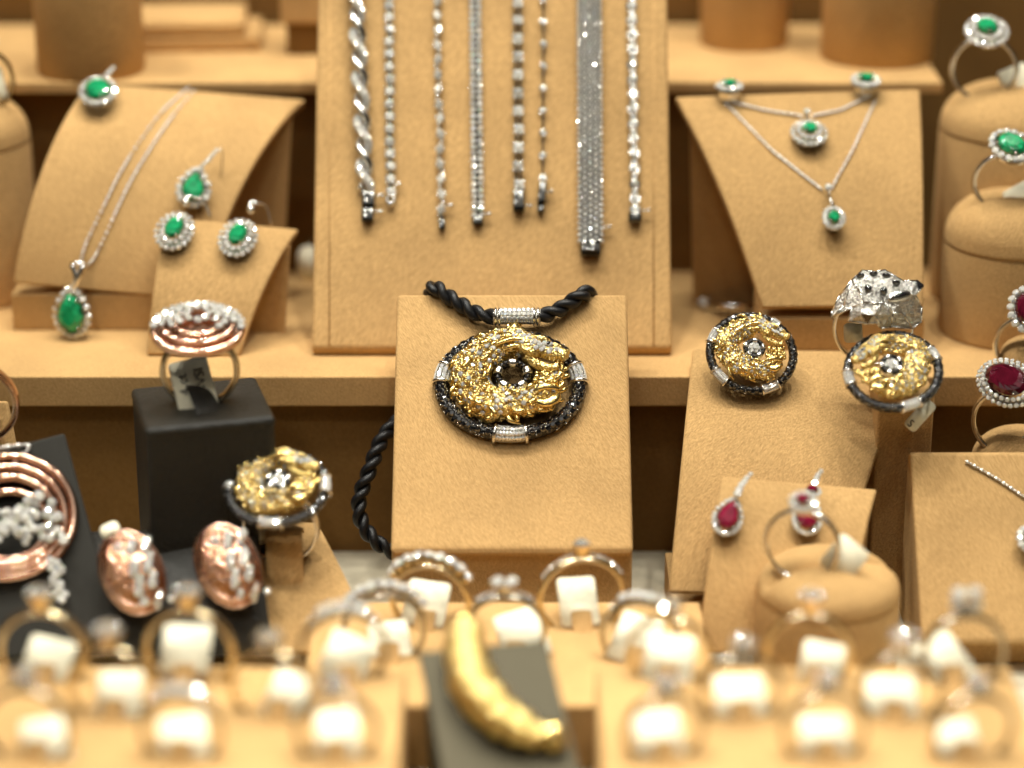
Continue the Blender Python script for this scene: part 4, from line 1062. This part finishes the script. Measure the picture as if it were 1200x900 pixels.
# ------------------------------------------------------------------ panther ring
pts = [(165, 125, 25), (225, 72, 0), (300, 80, 14), (345, 70, 0), (440, 130, 25), (520, 128, 12), (548, 155, 25), (500, 205, 45), (545, 270, 5), (545, 350, 0), (490, 385, 25), (370, 375, 55), (310, 382, 85),
       (280, 350, 100), (235, 356, 98), (140, 345, 60), (158, 270, 62), (60, 328, 5), (65, 290, 0), (100, 210, 8)]
nb = len(pts)
pts += [(470, 198, 60), (330, 240, 88), (400, 188, 68), (412, 232, 74), (215, 242, 92), (300, 248, 112), (203, 303, 116), (270, 310, 118), (370, 300, 92), (300, 150, 74), (195, 178, 60), (430, 300, 62), (240, 110, 45), (370, 120, 50), (120, 265, 30), (490, 300, 45)]
cx0, cy0 = 300, 235
pq = 1 / 4.5 * 57.5 / FPX          # crop px -> units
v2 = [V(((x - cx0) * pq, -(y - cy0) * pq)) for x, y, z in pts]
res = delaunay_2d_cdt(v2, [(i, (i + 1) % nb) for i in range(nb)], [], 1, 1e-6)
vz = [0] * len(res[0])
for i, orig in enumerate(res[3]):
    vz[i] = pts[orig[0]][2] if orig else 40
verts = [V((p.x, p.y, vz[i] * pq * 1.45)) for i, p in enumerate(res[0])]
tris = [list(f) for f in res[2]]
nv = len(verts); back = [V((p.x * .86, p.y * .86, -.55)) for p in verts]
edge = {}
for f in tris:
    for a, b in zip(f, f[1:] + f[:1]): edge[(a, b)] = 1
bd = [e for e in edge if (e[1], e[0]) not in edge]
faces = tris + [[i + nv for i in f][::-1] for f in tris] + [[b, a, a + nv, b + nv] for a, b in bd]
pcen = P(960 + cx0 / 4.5, 300 + cy0 / 4.5, y=yq + .75)
pr = thing('ring', 'pave diamond panther head ring with black spots behind the dragon earring', 'ring', T(*pcen), 'cocktail rings')
tiltm = RXm(PI / 2 - R(18))
hd = MB().add((verts, faces), tiltm, 0, False).build('panther_head', 'pave_silver', pr)
mb = MB()
for f in tris:
    A_, B_, C_ = (verts[i] for i in f); nn = (B_ - A_).cross(C_ - A_); ar = nn.length / 2
    if ar < 1e-6: continue
    nn.normalize()
    if nn.z < 0: nn = -nn
    for i in range(int(ar / .0085)):
        r1, r2 = (i * .7548 + .3) % 1, (i * .5698 + .1) % 1
        if r1 + r2 > 1: r1, r2 = 1 - r1, 1 - r2
        mb.add(gem(.040, 7, .16), tiltm @ frame(A_ + (B_ - A_) * r1 + (C_ - A_) * r2 - nn * .006, nn), 0, False)
stuff(mb.build('pave', 'pave_gem', hd))
mb = MB()
for a, b in bd: mb.add(tube([verts[a], verts[b]], .026, 6), tiltm)
for a, b in ((0, 30), (30, 24), (24, 16), (24, 25), (25, 21), (25, 27), (27, 12), (21, 28), (28, 11), (20, 7), (28, 31), (31, 10), (0, 34), (34, 17)): mb.add(tube([verts[a] + V((0, 0, .01)), verts[b] + V((0, 0, .01))], .022, 6), tiltm)
mb.build('edges', 'silver', hd)
def hz(x, y):
    q = V(((x - cx0) * pq, -(y - cy0) * pq))
    for f in tris:
        A_, B_, C_ = (verts[i] for i in f)
        d = (B_.y - C_.y) * (A_.x - C_.x) + (C_.x - B_.x) * (A_.y - C_.y)
        if abs(d) < 1e-9: continue
        l1 = ((B_.y - C_.y) * (q.x - C_.x) + (C_.x - B_.x) * (q.y - C_.y)) / d; l2 = ((C_.y - A_.y) * (q.x - C_.x) + (A_.x - C_.x) * (q.y - C_.y)) / d
        if l1 >= -.001 and l2 >= -.001 and l1 + l2 <= 1.002:
            n_ = (B_ - A_).cross(C_ - A_).normalized(); n_ = n_ if n_.z > 0 else -n_
            return A_ * l1 + B_ * l2 + C_ * (1 - l1 - l2), n_
    return V((q.x, q.y, .3)), V((0, 0, 1))
for x, y, a, b, s_ in ((212, 105, 17, 9, 10), (278, 95, 17, 10, 0), (345, 105, 17, 10, -20), (392, 140, 19, 12, -15), (243, 170, 15, 17, 30), (321, 180, 16, 15, 0)):
    p, n_ = hz(x, y)
    MB().add(sphere(1, 12, 6), tiltm @ frame(p + n_ * .03, n_, V((0, 1, 0))) @ RZ(R(s_)) @ SC(a * pq * 1.4, b * pq * 1.4, .075)).build('spot', 'black_stone', hd)
p, n_ = hz(405, 210)
MB().add(sphere(1, 16, 6), tiltm @ frame(p + n_ * .02, n_, V((0, 1, 0))) @ RZ(R(13)) @ SC(74 * pq, 30 * pq, .05)).build('eye_rim', 'silver', hd)
MB().add(sphere(1, 16, 6), tiltm @ frame(p + n_ * .055, n_, V((0, 1, 0))) @ RZ(R(13)) @ SC(52 * pq, 19 * pq, .05)).build('eye', 'emerald_dark' if 'emerald_dark' in M else 'black_stone', hd)
for tri in (((200, 302), (270, 308), (236, 352)), ((510, 132), (548, 155), (516, 182))):
    ps = [hz(*q) for q in tri]; n_ = sum((q[1] for q in ps), V()).normalized(); A_ = [q[0] + n_ * .07 for q in ps] + [q[0] - n_ * .05 for q in ps]
    MB().add((A_, [(0, 1, 2), (5, 4, 3), (0, 3, 4, 1), (1, 4, 5, 2), (2, 5, 3, 0)]), tiltm, 0, False).build('nose' if tri[0][0] == 200 else 'ear_tip', 'black_stone', hd)
MB().add(ring_band(.98, .30, .55, .14), T(.02, .35, -.80) @ RZ(R(-8))).build('band', 'silver', pr)
price_tag(pr, .34, .85, T(.98, -1.35, -2.40) @ RXm(PI / 2 - R(25)) @ RZ(R(-42)), texts=[('S', -.10, -.38, .26, 0)])
price_tag(pr, .45, .5, T(-.45, .40, -.95) @ RXm(PI / 2) @ RZ(R(5)))

# ------------------------------------------------------------------ ruby earrings
for px, py, sp, lab in ((851, 612, R(-24), 'ruby pear drop earring standing clear on the small pad'), (944, 612, R(-14), 'ruby pear drop earring partly behind the ring on the low pillar')):
    e = thing('earring', lab, 'earring', S_u.at(px, py, sp, 0), 'ruby earrings')
    emerald_piece(e, 'pear', .25, .36, .12, 22, .062, 1, 'ruby', drop=.34, n=12)
    for i in range(6): stone_at(e, .02 + .005 * i * i, .60 + .115 * i, .36, .10 - .008 * i, name='bar_stone')
    if px > 900:
        for i in range(8):
            a = 2 * PI * i / 8; stone_at(e, .05 + .14 * math.cos(a), .62 + .10 * math.sin(a), .40, .05, name='top_halo_stone')
        MB().add(big_gem('oval', .14, .10, .08, 10), T(.0, .66, .45), 0, False).build('top_ruby', 'ruby', e)
# chain on the right board
nk2 = thing('necklace', 'thin diamond chain with a halo pendant on the board at the frame edge', 'necklace', S_c.at(1203, 636, 0, 0), 'diamond necklaces')
bpy.context.view_layer.update()
emerald_piece(nk2, 'oval', .13, .16, .10, 12, .09, 1, 'diamond', drop=.40)
pl = []
for a, b in ((1131, 541), (1165, 560), (1200, 583), (1240, 600)):
    u, t = S_c.find(a, b); pl.append(root_inv(nk2) @ (S_c(u, t) + S_c.normal(u, t) * .05))
chain(nk2, pl, .045)
# ------------------------------------------------------------------ rose gold circle pendant on the black board
mm = S_n.at(14, 606, R(8), .0)
rp_ = thing('necklace', 'rose gold concentric circle pendant with a diamond cascade on the black board', 'necklace', mm, 'rose gold jewellery')
bpy.context.view_layer.update()
for r, yo, z in ((1.52, 0, .14), (1.30, -.06, .20), (1.08, -.12, .26), (.84, -.22, .20)):
    MB().add(tube(ellipse_path(r, r * .93, 60), .105, 8, True, 1.25), T(-.12, yo, z)).build('circle', 'rose', rp_)
for i in range(78):
    s = i / 77; a = random.random(); x = -1.2 + 2.2 * ((i * .618) % 1); lim = .35 * math.sin((x + 1.2) * 1.4)
    y = -.1 - .55 * (x + .3) * .6 + random.uniform(-.42, .42) * (1 if x < .4 else 1.3) + (.25 if x > .3 else 0)
    stone_at(rp_, x, y - .1, .38 + random.uniform(0, .14), random.uniform(.09, .135), name='cascade_stone')
for i in range(12): stone_at(rp_, .58 + random.uniform(-.12, .16), -1.25 - .085 * i, .25, random.uniform(.09, .13), name='drop_stone')
inv = root_inv(rp_)
pl = []
for a, b in ((16, 545), (28, 532), (36, 526), (30, 522), (0, 526), (-30, 535)):
    u, t = S_n.find(a, b); pl.append(inv @ (S_n(u, t) + S_n.normal(u, t) * .10))
chain(rp_, pl, .055)
# ------------------------------------------------------------------ domed rose gold earrings
for px, py, sp, lab in ((154, 672, R(24), 'domed rose gold and diamond earring with a white pad, beside the black necklace board'), (266, 664, R(24), 'domed rose gold and diamond earring next to the dragon ring wedge')):
    q = P(px, py, y=S_b(*S_b.find(px, py + 10)).y - .45)
    e = thing('earring', lab, 'earring', T(*q) @ RXm(PI / 2 - R(30)) @ RZ(sp), 'rose gold jewellery')
    def lump(p):
        return p
    v, f = sphere(1, 40, 22)
    mb = MB().add((v, f), SC(.72, 1.02, .42)); mb.build('dome', 'rose_facet' if 'rose_facet' in M else 'rose', e)
    for r_ in (.8, .95): MB().add(tube(ellipse_path(.72 * r_, 1.02 * r_, 40), .05, 6, True), T(.04, 0, .42 * math.sqrt(1 - r_ * r_) + .02)).build('rib', 'rose', e)
    for i in range(36):
        x = .02 + .62 * ((i * .618) % 1); y = .62 - 1.7 * ((i * .7548) % 1)
        if y > -.85 and (x / .74) ** 2 + (y / 1.05) ** 2 > .95: continue
        z = .42 * math.sqrt(max(0, 1 - (x / .72) ** 2 - min(1, (y / 1.02) ** 2)))
        stone_at(e, x, y, z - .02, random.uniform(.085, .12), Matrix.Rotation(.5 * x, 4, 'Y'), 'cascade_stone')
    MB().add(tube([V((0, 0, 0)), V((0, .1, -.8))], .05, 6)).build('post', 'silver', e)
    if px < 200: MB().add(rounded_plate(.45, .34, .06, .14), T(-.05, 1.08, .08) @ RXm(R(-20))).build('backing_pad', 'paper', e)
# ------------------------------------------------------------------ gold bangle
gp = [(546, 742, .42), (547, 775, .52), (556, 812, .60), (577, 842, .62), (606, 862, .60), (634, 874, .45), (648, 868, .34), (653, 884, .30)]
wp = []
for a, b, h in gp:
    u, t = S_g.find(a, b); wp.append(S_g(u, t) + S_g.normal(u, t) * h * .6)
c0 = wp[3].copy()
bg_ = thing('bangle', 'gold crescent bangle with hammered lobes lying on the grey ramp', 'bangle', T(*c0), None)
bpy.context.view_layer.update()
pl = smooth_path([q - c0 for q in wp[:6]], 16)
MB().add(tube(pl, lambda s: .33 + .17 * math.sin(PI * s) - .09 * s, 28, fn=lambda s, c: .84 + .26 * abs(math.sin(s * PI * 6.5)) ** .8 + .22 * noise.noise(V((s * 12, math.cos(c), math.sin(c)))) + .06 * noise.noise(V((s * 40, math.cos(c) * 4, math.sin(c) * 4))))).build('crescent', 'gold_rough', bg_)
for i in range(9):
    q = pl[int((i + .5) / 9 * (len(pl) - 1))]; t_ = pl[min(len(pl) - 1, int((i + .5) / 9 * (len(pl) - 1)) + 1)] - q; s_ = (i + .5) / 9
    r_ = (.33 + .17 * math.sin(PI * s_) - .09 * s_) * (1.14 if i % 2 else 1.02)
    MB().add(tube([V((0, 0, -.17)), V((0, 0, -.10)), V((0, 0, 0)), V((0, 0, .10)), V((0, 0, .17))], lambda u: r_ * (1 - 1.4 * (u - .5) ** 2), 22, fn=lambda u, c: 1 + .10 * noise.noise(V((i * 3 + u, math.cos(c) * 2, math.sin(c) * 2)))), T(*q) @ t_.to_track_quat('Z', 'Y').to_matrix().to_4x4()).build('lobe', 'gold_rough', bg_, sharp=60)
MB().add(tube(smooth_path([q - c0 for q in wp[5:]], 8), lambda s: .16 + .12 * math.sin(PI * (s * .9 + .05)), 14)).build('end_knob', 'gold', bg_)
MB().add(sphere(.31, 14, 9), T(*(wp[0] - c0))).build('end_cap', 'gold', bg_)

# ------------------------------------------------------------------ bracelets
ME['seg'] = MB().add(tube([V((0, -.5, 0)), V((0, .5, 0))], .5, 8)).mesh('link', 'steel')
ME['marq'] = MB().add(big_gem('oval', .75, 1.0, .5, 8), T(0, 0, .4), 0, False).add(sphere(.28, 7, 5), T(0, 1.0, .4), 1).add(sphere(.28, 7, 5), T(0, -1.0, .4), 1).add(sphere(.28, 7, 5), T(.72, 0, .45), 1).add(sphere(.28, 7, 5), T(-.72, 0, .45), 1).mesh('marquise_stone', ['cut_stone', 'silver'])
ME['bezel'] = MB().add(gem(.75, 8), T(0, 0, .50), 0, False).add(tube(ellipse_path(.85, .85, 18), .20, 6, True), T(0, 0, .42), 1).add(lathe([(.6, 0), (.95, .35)], 12), None, 1).mesh('bezel_stone', ['cut_stone', 'silver'])
ME['clus'] = MB().add(gem(.6, 8), T(0, 0, .65), 0, False).mesh('cluster', ['diamond'])
mbc = MB()
for i in range(4):
    a = PI / 4 + PI / 2 * i; mbc.add(gem(.52, 8), T(.50 * math.cos(a), .50 * math.sin(a), .42), 0, False); mbc.add(sphere(.24, 7, 5), T(.95 * math.cos(a), .95 * math.sin(a), .40), 1)
mbc.add(gem(.4, 8), T(0, 0, .62), 0, False)
ME['clus'] = mbc.mesh('cluster_stone', ['cut_stone', 'silver'])
def kpt(px, py, lift=.02):
    u, t = S_k.find(px, py); return S_k(u, t) + nB * lift
FK = frame(V((0, 0, 0)), nB)
px_u = 57.6 / FPX                  # image px -> units on the board
def bracelet(label, x_top, x_bot, y_bot):
    b = kpt(x_bot, y_bot); mm = FK.copy(); mm.translation = b
    t = kpt(x_top, -66)
    o = thing('bracelet', label, 'bracelet', mm, 'diamond bracelets'); bpy.context.view_layer.update()
    e = root_inv(o) @ t
    return o, e
def clasp(o, w_, h_, y0, mat='steel', n=1, knob=True, kx=None):
    MB().add(rbox(w_, h_, .20, .03, 2), T(0, y0 + h_ / 2, .12)).build('clasp', mat, o, sharp=40)
    if knob: knob_(o, w_ / 2, y0 + h_ * .75, w_ / 2 + .16)
def knob_(o, x0, y, x1):
    MB().add(tube([V((x0, y, .14)), V((x1, y, .14))], .025, 6)).add(sphere(.06, 8, 6), T(x1 + .03, y, .14)).build('clasp_knob', 'silver', o)
def along(o, e, y0, step, fn):
    L_ = e.length; d = e / L_; s = y0; i = 0
    while s < L_: fn(i, d * s, s); s += step; i += 1
ang = lambda e: math.atan2(-e.x, e.y)
# 1 rope twist
o, e = bracelet('thick twisted rope bracelet of two strands, pave and plain', 414, 431, 262)
clasp(o, .30, .36, .0); MB().add(rbox(.32, .44, .24, .03, 2), T(.02, .58, .13)).build('clasp_box', 'steel', o, sharp=40); knob_(o, .18, .70, .34)
d = e.normalized(); n_ = V((-d.y, d.x, 0)) * -1
for st_ in range(2):
    L_ = e.length - .85; pt = []
    for i in range(241):
        s = i / 240; a_ = s * L_ * 2 * PI / 1.18 + st_ * PI
        pt.append(d * (.85 + s * L_) + n_ * math.cos(a_) * .13 + V((0, 0, .17 + .11 * math.sin(a_))))
    so = MB().add(tube(pt, .115, 9)).build('pave_strand' if st_ == 0 else 'plain_strand', 'pave_silver' if st_ == 0 else 'silver', o)
    if st_ == 0:
        mb = MB()
        for i in range(0, 240, 2):
            for ph in (-40, 0, 40):
                t = (pt[i + 1] - pt[i]).normalized(); bi = t.cross(V((0, 0, 1))).normalized(); up = bi.cross(t); nn = up * math.cos(R(ph)) + bi * math.sin(R(ph))
                mb.add(gem(.042, 6), frame(pt[i] + nn * .115, nn), 0, False)
        stuff(mb.build('pave', 'diamond', so))
# 2 line of round stones
o, e = bracelet('slim line bracelet of evenly spaced round diamonds beside the rope bracelet', 456, 458, 242)
MB().add(tube(ellipse_path(.09, .13, 14), .04, 6, True), T(0, .14, .12)).add(sphere(.09, 8, 6), T(0, .02, .14)).build('clasp', 'silver', o); knob_(o, .06, .55, .18)
def f2(i, p, s):
    stone_at(o, p.x, p.y, .05, .135, name='stone', me='claw_stone', spin=0); 
    inst('link', ME['seg'], o, T(p.x, p.y + .17, .08) @ SC(.10, .20, .08))
along(o, e, .35, .335, f2)
# 3 marquise line
o, e = bracelet('bracelet of marquise diamond links with a small ladder clasp', 511, 518, 270)
MB().add(rbox(.16, .24, .16, .03, 2), T(0, .10, .1)).add(sphere(.08, 8, 6), T(0, .28, .14)).build('clasp', 'steel', o, sharp=40); knob_(o, .08, .62, .20)
def f3(i, p, s): inst('marquise_stone', ME['marq'], o, T(p.x, p.y, .05) @ RXm(random.uniform(-.3, .3)) @ RY(random.uniform(-.3, .3)) @ RZ(ang(e) + (.22 if i % 2 else -.22)) @ SC(.135, .19, .14))
along(o, e, .52, .40, f3)
# 4 double row
o, e = bracelet('bracelet with two close rows of small diamonds', 556, 560, 264)
MB().add(rbox(.26, .22, .18, .03, 2), T(0, .08, .1)).build('clasp', 'steel', o, sharp=40); knob_(o, .13, .26, .26)
mb = MB(); ps = prong_stone(.085)
def f4(i, p, s):
    for sx in (-.085, .085):
        mb.add(gem(.078, 8), T(p.x + sx, p.y, .11) @ RXm(random.uniform(-.4, .4)) @ RY(random.uniform(-.4, .4)), 0, False); mb.add(sphere(.022, 5, 4), T(p.x + sx * 1.9, p.y + .08, .13), 1); mb.add(sphere(.022, 5, 4), T(p.x, p.y + .08, .14), 1)
along(o, e, .22, .165, f4)
stuff(mb.build('stone_rows', ['diamond', 'silver'], o))
MB().add(tube([V((0, .2, .03)), e + V((0, 0, .03))], .12, 6, squash=.2)).build('backing', 'black_metal', o)
# 5 clusters with dark links
o, e = bracelet('bracelet of diamond clusters joined by dark open links', 606, 608, 250)
clasp(o, .29, .56, 0.0, knob=False); knob_(o, .14, .16, .26)
def f5(i, p, s):
    inst('cluster_stone', ME['clus'], o, T(p.x, p.y, .06) @ RXm(random.uniform(-.3, .3)) @ RY(random.uniform(-.3, .3)) @ SC(.165))
    for sx in (-.06, .06): inst('link', ME['seg'], o, T(p.x + sx, p.y + .24, .09) @ SC(.05, .26, .07))
along(o, e, .72, .49, f5)
# 6 fine chain with single stones
o, e = bracelet('fine chain bracelet with single small diamonds far apart', 637, 636, 248)
MB().add(rbox(.20, .62, .20, .03, 2), T(-.02, .42, .12) @ RZ(R(-6))).add(rbox(.18, .16, .18, .03, 2), T(-.05, .02, .10)).build('clasp', 'steel', o, sharp=40); knob_(o, .08, .48, .2)
def f6(i, p, s):
    inst('bezel_stone', ME['bezel'], o, T(p.x, p.y, .05) @ RXm(random.uniform(-.3, .3)) @ RY(random.uniform(-.3, .3)) @ SC(.10)); inst('link', ME['seg'], o, T(p.x, p.y + .30, .07) @ SC(.045, .46, .045))
along(o, e, .86, .60, f6)
# 7 wide mesh
o, e = bracelet('wide mesh bracelet of five columns of silver beads', 690, 692, 302)
MB().add(rbox(.50, .40, .26, .04, 2), T(0, .20, .14)).build('clasp', 'steel', o, sharp=40)
mb = MB().add(rbox(.34, .10, .10, .03, 2), T(0, .12, .30)); mb.build('clasp_tongue', 'steel', o)
knob_(o, .30, .76, .46)
mb = MB(); cnt = [0]
def f7(i, p, s):
    for c in range(5):
        x = (c - 2) * .138; yy = p.y + (.05 if c % 2 else -.03)
        mb.add(sphere(1, 9, 6), T(p.x + x, yy, .12) @ SC(.066, .066, .078)); 
        mb.add(gem(.042, 6), T(p.x + x, yy, .185) @ RXm(random.uniform(-.5, .5)) @ RY(random.uniform(-.5, .5)), 1, False)
along(o, e, .42, .158, f7)
stuff(mb.build('bead_mesh', ['mesh_silver', 'diamond'], o))
MB().add(rbox(.60, e.length - .4, .03, .01, 1), T(e.x / 2, e.y / 2 + .2, .04)).build('backing', 'steel', o)
# 8 graduated bezels
o, e = bracelet('bracelet of round bezel diamonds alternating with tiny ones', 739, 744, 262)
MB().add(rbox(.34, .30, .22, .08, 3), T(0, .12, .12)).build('clasp', 'steel', o, sharp=40); inst('bezel_stone', ME['bezel'], o, T(0, .30, .12) @ SC(.14)); knob_(o, .16, .30, .32)
def f8(i, p, s):
    inst('bezel_stone', ME['bezel'], o, T(p.x, p.y, .06) @ RXm(random.uniform(-.3, .3)) @ RY(random.uniform(-.3, .3)) @ SC(.145)); inst('small_bezel_stone', ME['bezel'], o, T(p.x, p.y + .20, .08) @ SC(.085))
along(o, e, .60, .40, f8)

# ------------------------------------------------------------------ odd pieces on the lower tread
q = P(862, 352, z=Z1 + .15)
o = thing('ring', 'silver ring lying on the tread between the bracelet board and the right ramp', 'ring', T(q.x, q.y + .1, Z1 + .08) @ RZ(R(10)), 'cocktail rings')
MB().add(ring_band(.95, .16, .3, .12), RXm(R(82)) @ T(0, 0, 0)).build('band', 'silver', o)
MB().add(tube(ellipse_path(.22, .22, 18), .16, 8, True), T(.62, .0, .35) @ RY(R(75))).build('head', 'silver', o)
MB().add(gem(.16, 8), T(-.92, -.25, .12) @ RXm(R(50)), 0, False).build('stone', 'diamond', o)
MB().add(tube([V((-.15, .2, 0)), V((-.2, .3, .75)), V((-.25, .34, 1.2))], .022, 6)).build('thread', 'steel', o)
q = P(360, 308, z=Z1 + .5)
o = thing('price_tag', 'small pale oval tag standing beside the bracelet board edge', 'tag', T(q.x + .05, q.y, Z1) , None)
MB().add(rounded_plate(.62, 1.0, .08, .30), T(0, 0, .5) @ RXm(PI / 2)).build('tag_plate', 'paper', o)
MB().add(tube([V((0, .0, .95)), V((.1, .1, 1.15)), V((.25, .2, .6))], .02, 6)).build('tag_loop', 'silver', o)
